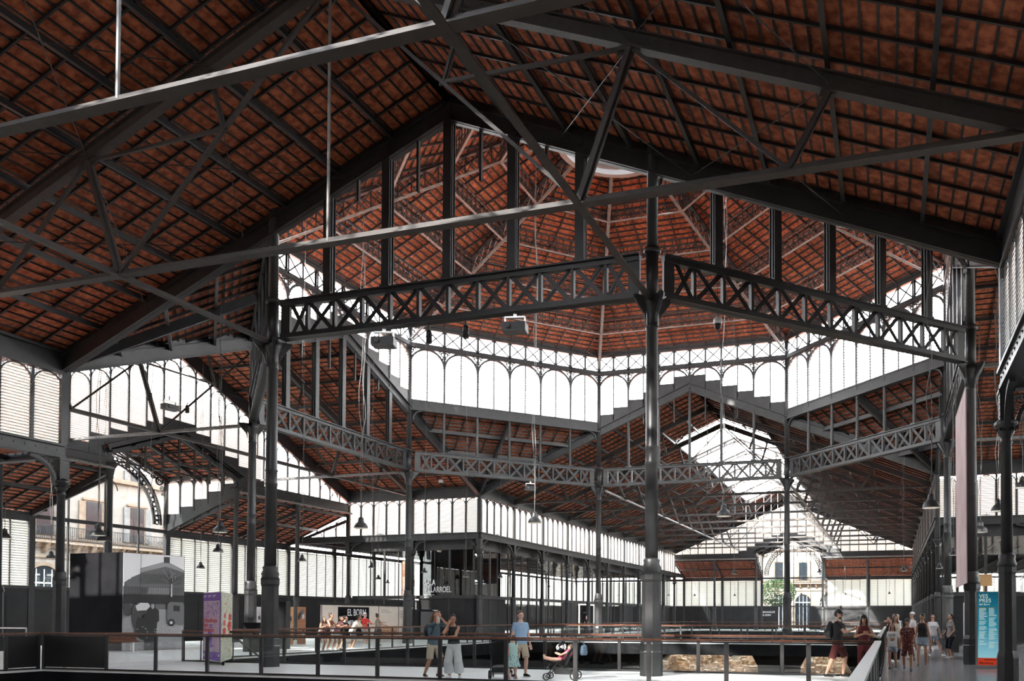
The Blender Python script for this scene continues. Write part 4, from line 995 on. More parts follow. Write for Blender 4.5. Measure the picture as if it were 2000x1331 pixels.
# ------------------------------------------------------------------ flat panels given by photo points
def frame2(u0, u1, vb0, depth_pt=None):
    pass
def upright_panel(name, p0, p1, z0, z1, m, th=0.05, parent=None, part='panel'):
    """A standing board between two floor points, thickness behind."""
    p0 = Vector((*p0, 0)); p1 = Vector((*p1, 0)); d = (p1 - p0); L = d.length; rz = math.atan2(d.y, d.x)
    e = empty(name, (p0.x, p0.y, 0), rz)
    mb = MB(); mb.box(0, L, 0, th, 0, z1); mb.build(part, m, e)
    return e, L
def rect(e, name, x0, x1, z0, z1, m, y=-0.006, t=0.006):
    return MB().box(x0, x1, y, y + t, z0, z1).build(name, m, e)
def blob(e, name, pts, m, y=-0.008, t=0.008):
    return MB().poly([(x, y, z) for x, z in pts], (0, t, 0)).build(name, m, e)
G = lambda v: mat('print_grey_%d' % int(v * 100), (v, v, v * 1.02), 0.6)
g05, g12, g25, g45, g65, g80 = G(0.014), G(0.045), G(0.13), G(0.32), G(0.6), G(0.85)
# ------------------------------------------------------------------ black box with black and white photo mural
pA, pB, pC = (-23.5, -8.3), (-21.05, -7.2), (-20.4, -4.0)
pA = P2(137, 1082, z=4.45); pB = P2(240, 1079, z=4.45); pC = P2(361, 1087, z=4.45)
e = empty('display_box', (pB.x, pB.y, 0), math.atan2(pC.y - pB.y, pC.x - pB.x), label='tall black box with a large black and white photo mural of a market', cat='display')
Lm = math.hypot(pC.x - pB.x, pC.y - pB.y)
dA = Matrix.Rotation(-math.atan2(pC.y - pB.y, pC.x - pB.x), 4, 'Z') @ Vector((pA.x - pB.x, pA.y - pB.y, 0))
m = MB(); m.poly([(0, 0, 0), (Lm, 0, 0), (Lm + dA.x, dA.y, 0), (dA.x, dA.y, 0)], (0, 0, 4.45)); m.build('box_body', BLACK, e)
H = 4.45; fx = lambda u: Lm * (u - 240) / 121.0; fz = lambda v: H * (1 - (v - 1083) / 186.0)
rect(e, 'mural_print', 0.02, Lm - 0.02, 0.02, H - .02, g80, -0.01, 0.01)
T = [0.012]
def shp(name, pts, m): T[0] += 0.0006; return blob(e, name, [(fx(u), fz(v)) for u, v in pts], m, -T[0] - .002, .002)
shp('printed_ground', [(241, 1190), (360, 1190), (360, 1268), (241, 1268)], g45)
shp('printed_market_hall', [(241, 1147), (252, 1138), (256, 1130), (273, 1122), (273, 1112), (316, 1098), (330, 1098), (360, 1112), (360, 1190), (241, 1190)], g25)
shp('printed_market_roof', [(273, 1113), (318, 1098), (330, 1098), (360, 1113), (360, 1116), (322, 1106), (273, 1120)], g45)
shp('printed_roof_light', [(243, 1140), (252, 1133), (320, 1138), (320, 1143), (243, 1146)], g25)
shp('printed_awning', [(290, 1148), (334, 1148), (330, 1160), (286, 1160)], g45)
shp('printed_dark_arcade', [(241, 1162), (360, 1162), (360, 1180), (241, 1180)], g05)
shp('printed_lantern', [(318, 1087), (330, 1087), (330, 1099), (318, 1099)], g12)
for k in range(24): shp('printed_roof_rib', [(274 + k*3.5, 1122), (275 + k*3.5, 1122), (272 + k*3.5, 1141), (271 + k*3.5, 1141)], g12)
for k in range(34): shp('printed_post', [(243 + k*3.4, 1147), (243.8 + k*3.4, 1147), (243.8 + k*3.4, 1162), (243 + k*3.4, 1162)], g12)
shp('printed_trunk', [(332, 1165), (335, 1165), (334.6, 1140), (332.6, 1140)], g65)
tr_ = random.Random(11)
for k in range(44):
    a = PI * tr_.uniform(.06, .94); r = tr_.uniform(8, 20); cx, cy = 333.5 + tr_.uniform(-8, 8), 1142 - tr_.uniform(2, 20)
    x2, y2 = cx + r * math.cos(a), cy - r * math.sin(a)
    shp('printed_branch', [(cx - .25, cy), (cx + .3, cy), (x2 + .12, y2), (x2 - .12, y2)], g12 if k % 3 else g65)
shp('printed_van', [(325, 1180), (331, 1175), (357, 1176), (359, 1182), (359, 1217), (356, 1222), (330, 1217), (324, 1212)], g25)
shp('printed_van_window', [(337, 1182), (350, 1183), (350, 1194), (337, 1193)], g05)
for cu, cv, r in ((333, 1216, 7.5),): shp('printed_wheel', [(cu + r*math.cos(t*PI/8), cv + r*math.sin(t*PI/8)) for t in range(16)], g05); shp('printed_hub', [(cu + 3*math.cos(t*PI/6), cv + 3*math.sin(t*PI/6)) for t in range(12)], g65)
shp('printed_car', [(241, 1186), (244, 1180), (251, 1179), (255, 1184), (256, 1200), (251, 1204), (241, 1200)], g12)
shp('printed_man', [(281, 1268), (279, 1235), (277, 1200), (284, 1190), (291, 1187), (291, 1178), (296, 1175), (301, 1178), (301, 1187), (308, 1192), (309, 1212), (305, 1216), (303, 1240), (302, 1268)], g05)
shp('printed_face', [(293, 1180), (299, 1180), (299, 1187), (296, 1190), (293, 1187)], g45)
shp('printed_porter', [(258, 1215), (256, 1190), (263, 1180), (270, 1176), (287, 1179), (285, 1196), (272, 1204), (267, 1226), (262, 1228)], g12)
shp('printed_sacks', [(263, 1184), (272, 1178), (287, 1178), (291, 1184), (284, 1192), (266, 1193)], g65)
shp('printed_basket', [(264, 1215), (268, 1205), (282, 1208), (284, 1240), (278, 1250), (262, 1240)], g05)
for k in range(60): 
    u_, v_ = random.uniform(243, 358), random.uniform(1222, 1266); shp('printed_cobbles', [(u_, v_), (u_+3, v_), (u_+2.6, v_+.8), (u_+.2, v_+.8)], g25 if k % 2 else g65)
rect(e, 'panel_joint', 0.27*Lm, 0.27*Lm + .01, 0, H, g12, -0.06, 0.01)

# ------------------------------------------------------------------ purple poster column
PURP = mat('purple_print', (0.16, 0.03, 0.38), 0.5); PINKP = mat('pale_pink_print', (0.62, 0.47, 0.55), 0.6, 0, (0.5, 0.33, 0.48), 14); REDP = mat('red_print', (0.55, 0.03, 0.02), 0.5); CREAM = mat('cream_print', (0.62, 0.62, 0.52), 0.6, 0, (0.45, 0.5, 0.35), 9); WPR = mat('white_print', (0.8, 0.8, 0.8), 0.6); GREENP = mat('dark_green_print', (0.05, 0.1, 0.04), 0.6); OCHRE = mat('ochre_print', (0.55, 0.3, 0.04), 0.6); PALEBL = mat('pale_blue_print', (0.4, 0.5, 0.7), 0.6)
kA, kB, kC = P2(396, 1296, z=0), P2(430, 1301, z=0), P2(452, 1293, z=0)
e = empty('poster_column', (kA.x, kA.y, 0), math.atan2(kB.y - kA.y, kB.x - kA.x), label='freestanding poster box, purple front and flowered white side, left of the great column', cat='poster stand')
L = math.hypot(kB.x - kA.x, kB.y - kA.y); HT = 2.36
inv = Matrix.Rotation(-e.rotation_euler.z, 4, 'Z'); c3 = inv @ Vector((kC.x - kA.x, kC.y - kA.y, 0)); d2 = c3 - Vector((L, 0, 0)); Ls = d2.length
m = MB(); m.poly([(0, 0, .1), (L, 0, .1), (c3.x, c3.y, .1), (c3.x - L, c3.y, .1)], (0, 0, HT - .1)); m.build('box_body', STEEL, e)
for x, y in ((.08, .1), (L - .05, .1), (c3.x - .08, c3.y - .1), (c3.x - L + .08, c3.y - .1)): MB().lathe([(.03, 0), (.04, .05), (.03, .1)], 10, (x, y, 0)).build('caster', BLACK, e)
rect(e, 'poster_print', 0, L - .03, .14, HT - .02, PURP); rect(e, 'poster_picture', .09, L - .08, .42, HT - .28, PINKP, -.012)
rd = random.Random(3)
for k in range(70):
    x = rd.uniform(.14, L - .2); z = rd.uniform(1.5, 2.0); s = rd.uniform(.015, .04)
    blob(e, 'printed_crowd_figure', [(x, z), (x + s, z + s * .3), (x + s * .7, z + s * 2), (x - s * .4, z + s * 1.4)], PURP, -.015, .002)
blob(e, 'printed_gown', [(.35, .55), (.5, .6), (.6, 1.05), (.85, 1.1), (1.05, 1.0), (1.02, .66), (1.3, .6), (.7, .52)], PURP, -.015, .002); blob(e, 'printed_gown_fold', [(.6, .6), (.66, 1.0), (.82, 1.0), (.8, .6)], PINKP, -.018, .002)
for k, (t, z) in enumerate((('Vindran', 1.37), ('les', 1.22), ('dones', 1.06))): text('poster_lettering', t, .22, REDP, e, (.1, -.016, z), (PI/2, 0, 0), bold=.006, sx=L * 1.12)
for k in range(2): text('poster_lettering', 'exposició', .06, PURP, e, (.72, -.016, 1.27 - k*.07), (PI/2, 0, 0), sx=1.6)
for k in range(3): rect(e, 'printed_text_line', .06 + k*.5, .4 + k*.5, HT - .12, HT - .1, WPR, -.012); rect(e, 'printed_text_line', .06 + k*.5, .3 + k*.5, HT - .16, HT - .145, WPR, -.012)
rect(e, 'printed_text_line', .06, .25, .3, .32, WPR, -.012); rect(e, 'printed_text_line', .06, .22, .25, .27, WPR, -.012); blob(e, 'printed_emblem', [(L-.2, .3), (L-.16, .36), (L-.1, .33), (L-.12, .27)], WPR, -.012)
# side face
s_ = empty('side_face_frame', (L, 0, 0), math.atan2(d2.y, d2.x)); 
sb = MB(); sb.box(.07, Ls, -.008, 0, .12, HT - .02)
rz2 = math.atan2(d2.y, d2.x); mt = Matrix.Translation((L, 0, 0)) @ Matrix.Rotation(rz2, 4, 'Z')
bpy.data.objects.remove(s_)
sb.xf(mt).build('side_print', CREAM, e)
for k in range(130):
    x = rd.uniform(.1, Ls - .03); z = rd.uniform(.15, HT - .05); s = rd.uniform(.012, .035)
    if 0.85 < z < 1.75 and k % 3: continue
    mm = MB().poly([(x + s*math.cos(t*PI/3)*rd.uniform(.6, 1.2), -.012, z + s*math.sin(t*PI/3)) for t in range(6)], (0, .003, 0)).xf(mt); mm.build('printed_flower', (GREENP, OCHRE, PALEBL, REDP, g12)[k % 5], e)
for (x0, x1, z0, z1) in ((.12, .2, .85, 1.0), (.12, .34, .98, 1.2), (.16, .32, 1.25, 1.45), (.2, .34, 1.5, 1.68), (.5, .74, .85, 1.0), (.5, .78, 1.08, 1.4), (.55, .78, 1.42, 1.66), (.44, .5, 1.2, 1.3)):
    x0 *= Ls / .85; x1 *= Ls / .85
    MB().poly([(x0, -.012, z0 + .03), ((x0+x1)/2, -.012, z0), (x1, -.012, z0 + .04), (x1, -.012, z1 - .03), ((x0+x1)/2, -.012, z1), (x0, -.012, z1 - .04)], (0, .003, 0)).xf(mt).build('printed_red_patch', REDP, e)
for j, word in enumerate(('BORN', 'CENTRE', 'CULTURA')):
    for i, chh in enumerate(word):
        o = text('side_lettering', chh, .13, WPR, e, mt @ Vector((.14 + j * .3 * Ls / .85, -.016, 1.62 - i * .125)), (PI/2, 0, rz2), bold=.003)

# ------------------------------------------------------------------ teal programme sign at the right
TEAL = bpy.data.materials.new('teal_gradient_print'); TEAL.use_nodes = True
nt = TEAL.node_tree; bs = nt.nodes['Principled BSDF']; tc = nt.nodes.new('ShaderNodeTexCoord'); sp = nt.nodes.new('ShaderNodeSeparateXYZ'); rp = nt.nodes.new('ShaderNodeValToRGB'); mr = nt.nodes.new('ShaderNodeMapRange')
mr.inputs['From Min'].default_value = .3; mr.inputs['From Max'].default_value = 2.3
nt.links.new(tc.outputs['Object'], sp.inputs[0]); nt.links.new(sp.outputs['Z'], mr.inputs[0]); nt.links.new(mr.outputs[0], rp.inputs[0]); nt.links.new(rp.outputs[0], bs.inputs['Base Color']); bs.inputs['Roughness'].default_value = .4
rp.color_ramp.elements[0].color = (0.30, 0.62, 0.72, 1); rp.color_ramp.elements[1].color = (0.0, 0.10, 0.15, 1); x_ = rp.color_ramp.elements.new(.5); x_.color = (0.01, 0.27, 0.38, 1)
nt.links.new(rp.outputs[0], bs.inputs['Emission Color']); bs.inputs['Emission Strength'].default_value = .55
REDSIGN = mat('orange_red_print', (0.75, 0.06, 0.02), .4, emit=.3); SIGNW = mat('pale_print', (.72, .85, .8), .5, emit=.35)
sA, sB = P2(1906, 1306, z=0), P2(1966, 1308, z=0); sB = Vector((sA.x + 1.02, sA.y - .05, 0))
e, L = upright_panel('programme_sign', sA[:2], sB[:2], .1, 2.4, STEEL, .12, part='sign_body'); tag(e, 'lit teal programme sign with a red foot between the tall right columns', 'sign')
for x in (.15, L/2, L - .15): MB().lathe([(.03, 0), (.035, .05), (.03, .1)], 10, (x, .06, 0)).build('caster', BLACK, e)
rect(e, 'sign_print', .06, L - .01, .3, 2.38, TEAL); rect(e, 'sign_footer', .06, L - .01, .1, .33, REDSIGN, -.008)
text('sign_lettering', 'VES', .17, SIGNW, e, (.1, -.012, 2.2), (PI/2, 0, 0), bold=.003); text('sign_lettering', 'PRES', .17, SIGNW, e, (.1, -.012, 2.06), (PI/2, 0, 0), bold=.003); text('sign_lettering', 'del Born', .09, SIGNW, e, (.1, -.012, 1.97), (PI/2, 0, 0), bold=.002)
for c in range(3):
    lm = MB(); z = 1.9
    rect(e, 'printed_heading', .1 + c*.28, .3 + c*.28, 1.88, 1.905, OCHRE if c < 2 else SIGNW, -.01)
    while z > .75 - c * .1:
        z -= .027
        if rd.random() < .12: continue
        lm.box(.1 + c*.28, .1 + c*.28 + rd.uniform(.12, .25), -.01, -.004, z, z + .013)
    o = lm.build('printed_text_column', SIGNW, e)
text('sign_lettering', 'Barcelona', .1, BLACK, e, (.1, -.012, .14), (PI/2, 0, 0)); rect(e, 'printed_text_line', .25, .85, .26, .28, BLACK, -.012)
# tall photo board standing beside it
bA, bB = P2(1896, 1294, z=0), P2(1882, 1282, z=0)
e, L = upright_panel('photo_board', (bB.x, bB.y), (bA.x, bA.y), 0.03, 2.2, g65, .04, part='board'); tag(e, 'narrow grey photo board on the floor left of the teal sign', 'board')
blob(e, 'printed_tower', [(L*.3, .2), (L*.7, .2), (L*.6, 1.5), (L*.5, 1.9), (L*.4, 1.5)], g25, -.01); rect(e, 'printed_skyline', .05, L - .05, .1, .9, g45, -.008)
# hanging pink banner
BAN = mat('faded_pink_banner', (.55, .40, .41), .8, 0, (.66, .52, .52), .9)
q0, q1 = P2(1868, 870, x=14.6), P2(1886, 845, x=14.6)
y0, y1 = P2(1869, 1140, x=14.6).y, P2(1889, 1162, x=14.6).y
m = MB(); m.box(14.58, 14.61, y1, y0, 2.65, 8.7); o = m.build('hanging_banner', BAN); tag(o, 'long faded pink banner hanging before the right arcade', 'banner')
m = MB(); m.tube((14.6, y1 - .1, 8.72), (14.6, y0 + .1, 8.72), .03, 8); m.tube((14.6, y1, 8.72), (14.6, y1, 10.2), .01, 5); m.tube((14.6, y0, 8.72), (14.6, y0, 10.2), .01, 5); k = m.build('banner_rod', IRON); k.parent = o

# ------------------------------------------------------------------ exhibition walls at the left
PALEP = mat('pale_sepia_print', (.66, .56, .48), .6, 0, (.72, .64, .56), 1.5, emit=.0); ORP = mat('orange_sepia_print', (.5, .24, .11), .7, 0, (.6, .38, .22), 5); BRP = mat('brown_sepia_print', (.28, .12, .06), .7, 0, (.45, .22, .12), 16)  # sepia prints are plain colour without glow
def board(u0, v0, u1, v1, vt, m, name, label, th=.06):
    a, b_ = P2(u0, v0, z=0), P2(u1, v1, z=0); t = P2(u0, vt, depth=1); 
    dd = Vector((a.x - CAMPOS.x, a.y - CAMPOS.y)).length; r = P2(u0, vt, depth=1) - CAMPOS; zt = CAMPOS.z + r.z * dd / Vector((r.x, r.y)).length
    e, L = upright_panel(name, (a.x, a.y), (b_.x, b_.y), .05, zt, m, th); tag(e, label, 'display'); return e, L, zt
a, b_ = Vector((-20.2, 3.2, 0)), Vector((-20.9, 15.0, 0))
pa, pb = P2(627, 1257, z=0), P2(806, 1249, z=0)
e, L, zt = board(627, 1257, 806, 1249, 1182, PALEP, 'exhibition_wall', 'long sepia exhibition wall lettered EL BORN behind the leaning group')
ex = lambda u: L * ((u - 627) / 179.0) ** 1.0
rect(e, 'title_panel', ex(655), ex(712), .25, zt - .1, BLACK, -.02, .02)
text('wall_lettering', 'EL BORN,', zt * .26, WPR, e, (ex(671), -.03, zt * .72), (PI/2, 0, 0), bold=.02, sx=.8); text('wall_lettering', 'MERCAT DE', zt * .2, WPR, e, (ex(671), -.03, zt * .45), (PI/2, 0, 0), bold=.015, sx=.8)
for u in (731, 773, 627, 803): rect(e, 'panel_joint', ex(u), ex(u) + .04, 0.05, zt, g12, -.02, .02)
rect(e, 'printed_landscape', ex(736), ex(771), .3, zt * .42, ORP, -.01, .01); rect(e, 'printed_ruins', ex(736), ex(771), .3, zt * .3, BRP, -.016, .006); 
for k in range(4): rect(e, 'printed_text_line', ex(736), ex(750 + k*3), zt*(.9 - k*.03), zt*(.91 - k*.03), g45, -.012)
for k in range(5): rect(e, 'printed_text_line', ex(776), ex(783 + k % 2), zt*(.85 - k*.05), zt*(.87 - k*.05), g45, -.012)
rect(e, 'head_rail', -.4, L, zt, zt + .12, DPANEL, -.06, .12)
e, L, zt = board(806, 1250, 915, 1247, 1191, DPANEL, 'exhibition_wall', 'dark exhibition wall with white house outlines right of the sepia wall')
px = lambda u: L * (u - 806) / 109.0; pz_ = lambda v: zt * (1 - (v - 1191) / 56.0)
for pts, m_, nme in (([(818, 1247), (818, 1195), (868, 1195), (868, 1247)], g25, 'printed_picture'), ([(822, 1240), (850, 1197), (866, 1200), (866, 1240)], g65, 'printed_light_beam'), ([(880, 1216), (888, 1208), (897, 1214), (897, 1224), (882, 1224)], WPR, 'printed_house'), ([(875, 1205), (881, 1199), (887, 1204), (887, 1209), (876, 1209)], WPR, 'printed_house'), ([(889, 1206), (894, 1194), (907, 1206), (905, 1210)], WPR, 'printed_roof'), ([(839, 1191.5), (852, 1191.5), (846, 1194)], WPR, 'printed_arrow')):
    T[0] += .0005; blob(e, nme, [(px(u), pz_(v)) for u, v in pts], m_, -T[0], .004)
for (u0, v0, u1, v1, vt, m_, lab) in ((498, 1262, 512, 1262, 1186, g65, 'grey picture board left of the great left column'), (539, 1261, 556, 1260, 1187, PALEP, 'pale picture board right of the great left column'), (562, 1260, 572, 1260, 1186, ORP, 'warm coloured picture board behind the seated visitor'), (580, 1259, 596, 1259, 1186, BRP, 'brown picture board beside the sepia wall')):
    e, L, zt = board(u0, v0, u1, v1, vt, m_, 'picture_board', lab)
    for k in range(7): x = rd.uniform(0, L*.7); z = rd.uniform(.2, zt*.8); blob(e, 'printed_shape', [(x, z), (x + L*.3, z + .1), (x + L*.22, z + .35), (x - .02, z + .25)], (g12, g65, g25)[k % 3], -.012 - k*.001, .002)
# grey standing cabinet behind the poster column
a = P2(456, 1290, z=0)
m = MB(); m.box(0, 1.1, 0, .5, 0, 2.3); o = m.build('dark_cabinet', DPANEL, None, (-16.3, -4.0, 0), .3); tag(o, 'plain dark cabinet standing behind the poster box', 'cabinet')
MB().box(.03, 1.07, -.02, 0, .08, 2.26).build('door', BLACK, o)
# lectern with a white top
e = empty('lectern', (-14.2, -6.8, 0), .2, label='dark wedge-shaped reading desk right of the great left column', cat='lectern')
m = MB(); m.box(-.12, .12, -.12, .12, 0, .9); m.build('stem', BLACK, e); m = MB(); m.poly([(-.1, -.3, .9), (.1, -.3, .9), (.4, -.3, 1.3), (-.4, -.3, 1.3)], (0, .6, 0)); m.build('desk', BLACK, e)

# ------------------------------------------------------------------ lettering on glass and walls
p = P2(830, 1155, y=15.55)
e = empty('glass_sign', (p.x, 15.45, p.z - 0.1), 0, label='white lettering SALA VILLARROEL on the dark corner glass', cat='sign')
text('lettering', 'SALA', .58, WPR, e, (0, 0, .5), (PI/2, 0, 0), bold=.014, sx=.68); text('lettering', 'VILLARROEL', .58, WPR, e, (0, 0, 0), (PI/2, 0, 0), bold=.014, sx=.68)
for k in range(3): rect(e, 'printed_text_line', 0, .8 - .2*k, -.2 - k*.1, -.16 - k*.1, WPR, 0)
text('monogram', 'B', .75, g45, e, (-1.3, 0, .45), (PI/2, 0, 0))
# dark curtain of the corner room with a faint brown poster
m = MB(); m.box(-21.6, -20.6, 15.66, 15.7, 3.08, 5.6); o = m.build('window_poster', BRP); tag(o, 'brown arch poster inside the corner glass beside the white lettering', 'poster')
# theatre room dividing screen
m = MB(); m.box(-23.5, -16.5, 21.0, 21.2, 0, 6.9); o = m.build('wall_theatre', BLACK); tag(o, 'black partition inside the glazed corner room', 'partition', kind='structure')
# exit door with lit frame
p = P2(1145, 1200, x=-15.4)
e = empty('doorway_frame', (-15.35, 35.0, 0), PI/2, label='lit pale door frame in the left arcade beneath the glass', cat='door frame')
LITW = mat('lit_white_frame', (1, .93, .82), .5, emit=.9)
for x0, x1, z0, z1 in ((0, .12, 0, 2.8), (3.9, 4.02, 0, 2.8), (0, 4.02, 2.7, 2.8)): rect(e, 'frame_bar', x0, x1, z0, z1, LITW, 0, .1)
rect(e, 'dark_opening', .12, 3.9, 0, 2.7, BLACK, .05, .04)
for k in range(4): MB().lathe([(0.0, -.03), (.03, 0), (0, .03)], 8, (1.2 + k*.4, 0, 2.0)).build('small_light', LITW, e)
# sign 6 with loudspeaker mark on the near glass
p = P2(1086, 1264, y=-18.13)
e = empty('audio_sign', (p.x, -18.13, p.z), 0, label='white number 6 and loudspeaker mark stuck on the near railing glass', cat='sign')
text('numeral', '6', .17, WPR, e, (0, -.004, -.06), (PI/2, 0, 0), bold=.006)
blob(e, 'loudspeaker_mark', [(.11, -.02), (.14, -.02), (.17, -.05), (.17, .05), (.14, .02), (.11, .02)], WPR, -.006, .003)
for k in range(3): MB().arc((.17, 0), .03 + k*.025, .037 + k*.025, -.006, -.003, -PI/3.2, PI/3.2, 8).build('sound_wave', WPR, e)
# wall texts at the far entrance
e = empty('wall_sign', (-4.1, 73.6, 0), 0, label='small white lettering on the dark panel left of the far doors', cat='sign')
text('lettering', 'BENVINGUTS', .34, WPR, e, (0, 0, 2.2), (PI/2, 0, 0), bold=.01, sx=.8); text('lettering', 'EL BORN', .34, WPR, e, (0, 0, 1.8), (PI/2, 0, 0), bold=.01, sx=.8)
e = empty('shop_sign', (4.0 - 1.6, 82.0 + 5.6, 3.2), 0, label='white shop lettering COPA under the arch beyond the far doors', cat='sign'); text('lettering', 'COPA', .75, WPR, e, (0, 0, 0), (PI/2, 0, 0), bold=.03)
e = empty('wall_sign', (24.0, 15.2, 3.2), 0, label='white letters A L on the dark shop front at the right edge', cat='sign')
p = P2(1991, 1130, y=15.4); e.location = (p.x, 15.3, p.z - .2); text('lettering', 'AL', .6, WPR, e, (0, 0, .05), (PI/2, 0, 0), bold=.02); text('lettering', 'LI', .6, WPR, e, (0, 0, -.62), (PI/2, 0, 0), bold=.02)

# ------------------------------------------------------------------ right hand shop interior
e = empty('shop_shelf', (19.6, 17.5, 0), 0, label='warmly lit shelf unit inside the right hand shop', cat='shelf')
for k in range(4): rect(e, 'shelf', 0, 3.5, .5 + k*.6, .55 + k*.6, DPANEL, 0, .4)
SH = mat('warm_goods', (.6, .35, .15), .6); 
for k in range(16): rect(e, 'goods', .1 + (k % 8)*.42, .35 + (k % 8)*.42, .56 + (k//8)*.6, .9 + (k//8)*.6, (SH, OCHRE, WPR, REDP)[k % 4], .1, .2)
rect(e, 'lit_back_panel', 0, 3.5, .5, 3.0, mat('warm_lit_back', (.9, .6, .35), .6, emit=.6), .42, .03)
m = MB(); m.box(0, .62, 0, .05, 0, .5); m.box(.28, .34, .05, .08, -2.9, .5); o = m.build('paper_notice', SH, None, (15.75, 0.5, 2.9)); tag(o, 'pale square notice above the teal sign', 'notice')

# ------------------------------------------------------------------ technical gear on the ring girders
GEAR = mat('black_gear', (.01, .01, .012), .4)
def projector(loc, rz, label):
    e = empty('projector', loc, rz, label=label, cat='projector'); m = MB(); m.box(-.34, .34, -.2, .2, -.34, -.1); m.build('housing', GEAR, e); m = MB(); m.lathe([(.08, 0), (.07, .06)], 12); m.xf(Matrix.Translation((-.15, -.2, -.22)) @ Matrix.Rotation(PI/2, 4, 'X')).build('lens', g25, e)
    m = MB(); m.box(-.3, -.27, -.05, .05, -.1, .1); m.box(.27, .3, -.05, .05, -.1, .1); m.box(-.3, .3, -.05, .05, .06, .1); m.box(-.04, .04, -.04, .04, .1, max(.3, 10.24 - loc[2])); m.build('mounting_bracket', STEEL, e); m = MB(); m.box(-.33, .33, -.205, .205, -.36, -.33); m.build('vent_plate', g25, e)
projector(tuple(P2(1006, 626, y=-15.0)), .2, 'projector with metal bracket under the middle of the nearest lattice girder'); projector(tuple(P2(750, 655, y=-15.0)), .3, 'projector under the left part of the nearest lattice girder')
projector((-9.6, 11.6, 10.0), .5, 'small projector under the back left lattice girder')
def spot(loc, label):
    e = empty('spotlight', loc, 0, label=label, cat='spotlight'); m = MB(); m.lathe([(.09, -.42), (.09, -.12), (.06, -.05)], 14); m.build('housing', GEAR, e, smooth=True); m = MB(); m.tube((0, 0, -.1), (0, 0, max(.08, 10.24 - loc[2])), .02, 6); m.box(-.12, .12, -.02, .02, -.22, -.2); m.build('yoke', GEAR, e)
for u, v, y, l in ((838, 655, -15, 'black spotlight under the nearest girder above the back left column'), (910, 645, -15, 'black spotlight under the nearest girder left of its projector')): spot(tuple(P2(u, v - 12, y=y)), l)
for u, v, l in ((293, 775, 'upper spotlight on the left transept truss'), (366, 800, 'lower spotlight on the left transept truss')): spot(tuple(P2(u, v - 10, x=-20.3)), l)
projector(tuple(P2(332, 787, x=-20.3)), 1.4, 'flat floodlight on the left transept truss')
p = P2(1402, 632, y=-12.5); 
e = empty('dome_camera', p, 0, label='white and black dome camera hanging right of the great column', cat='camera')
m = MB(); m.lathe([(.1, -.02), (.13, .02), (.13, .12), (.09, .17), (.03, .19)], 20); m.build('white_housing', LAMPW, e, smooth=True); m = MB(); m.lathe([(.01, -.2), (.07, -.17), (.105, -.1), (.11, -.02)], 20); m.build('dark_dome', GEAR, e, smooth=True); m = MB(); m.tube((0, 0, .18), (0, 0, roofz(p.x, p.y) - p.z), .012, 6); m.build('hanging_rod', IRON, e)
p = P2(861, 944, y=9); e = empty('dome_camera', p, 0, label='small white dome camera under the back left girder', cat='camera'); m = MB(); m.lathe([(.1, 0), (.15, .08), (.12, .2), (.02, .22)], 16); m.build('white_housing', LAMPW, e, smooth=True); m = MB(); m.lathe([(.01, -.12), (.1, -.05), (.1, 0)], 16); m.build('dark_dome', GEAR, e, smooth=True); m = MB(); m.tube((0, 0, .2), (0, 0, roofz(p.x, p.y) - p.z), .012, 6); m.build('hanging_rod', IRON, e)
# tablets with small lights, loose hanging cables
def hang(u, v0, v1, y, label, x=None):
    a = P2(u, v0, y=y) if x is None else P2(u, v0, x=x); b_ = P2(u, v1, y=y) if x is None else P2(u, v1, x=x); h = roofz(b_.x, b_.y) - b_.z; m = MB(); pts = [Vector((.09*math.sin(t*.9 + u), .04*math.sin(t*1.7), h - h * t / 18)) for t in range(19)]
    for p, q in zip(pts[:-1], pts[1:]): m.tube(p, q, .012, 5)
    o = m.build('hanging_cable', FLEX, None, (b_.x, b_.y, b_.z)); tag(o, label, 'cable')
hang(1415, 560, 800, -12.5, 'loose wavy cable hanging right of the dome camera'); hang(1815, 520, 900, -9, 'loose wavy cable hanging before the right drum windows'); hang(1950, 520, 760, -12, 'loose wavy cable beside the rightmost column'); hang(295, 765, 960, None, 'loose wavy cable hanging in the left transept', x=-22.5); hang(710, 720, 860, -2, 'loose wavy cable before the left roof slope'); hang(1045, 750, 880, 2, 'loose wavy cable before the central drum windows')

# ------------------------------------------------------------------ seats
def wire_bench(name, loc, rz, n, label, back=True):
    e = empty(name, loc, rz, label=label, cat='bench')
    for i in range(n):
        x = i * .6
        m = MB()
        for k in range(12): t = k/11; m.tube((x - .27 + .54*t, -.22, .44), (x - .27 + .54*t, .22, .42), .006, 4); m.tube((x - .27 + .54*t, .22, .42), (x - .27 + .54*t, .36, .86), .006, 4)
        for y, z in ((-.22, .44), (0, .43), (.22, .42), (.29, .65), (.36, .86)): m.tube((x - .27, y, z), (x + .27, y, z), .009, 5)
        m.build('seat', STEEL, e)
    for x in (-.15, (n-1)*.6 + .15):
        for y in (-.25, .3): m = MB(); m.tube((x, 0, .42), (x, y, 0), .015, 6); m.build('leg', STEEL, e)
    for x in (-.3, (n-1)*.6 + .3): m = MB(); m.tube((x, -.2, .44), (x, -.2, .64), .012, 6); m.tube((x, -.2, .64), (x, .3, .66), .012, 6); m.build('armrest', STEEL, e)
    return e
c = P2(1838, 1262, z=0); wire_bench('wire_bench', (14.0, 5.5, 0), PI/2 + .4, 3, 'silver wire bench by the right arcade behind the standing woman')
wire_bench('wire_bench', (-15.3, -19.3, 0), 1.2, 2, 'silver armchair bench seen through the glass at the left edge')
e = empty('wooden_bench', (-20.3, -9.2, 0), 1.05, label='brown bench with white legs before the photo mural', cat='bench')
MB().box(-1.5, 1.5, -.25, .25, .42, .5).build('seat', WOOD, e); m = MB(); m.box(-1.5, 1.5, .22, .28, .5, .85); m.build('backrest', WOOD, e)
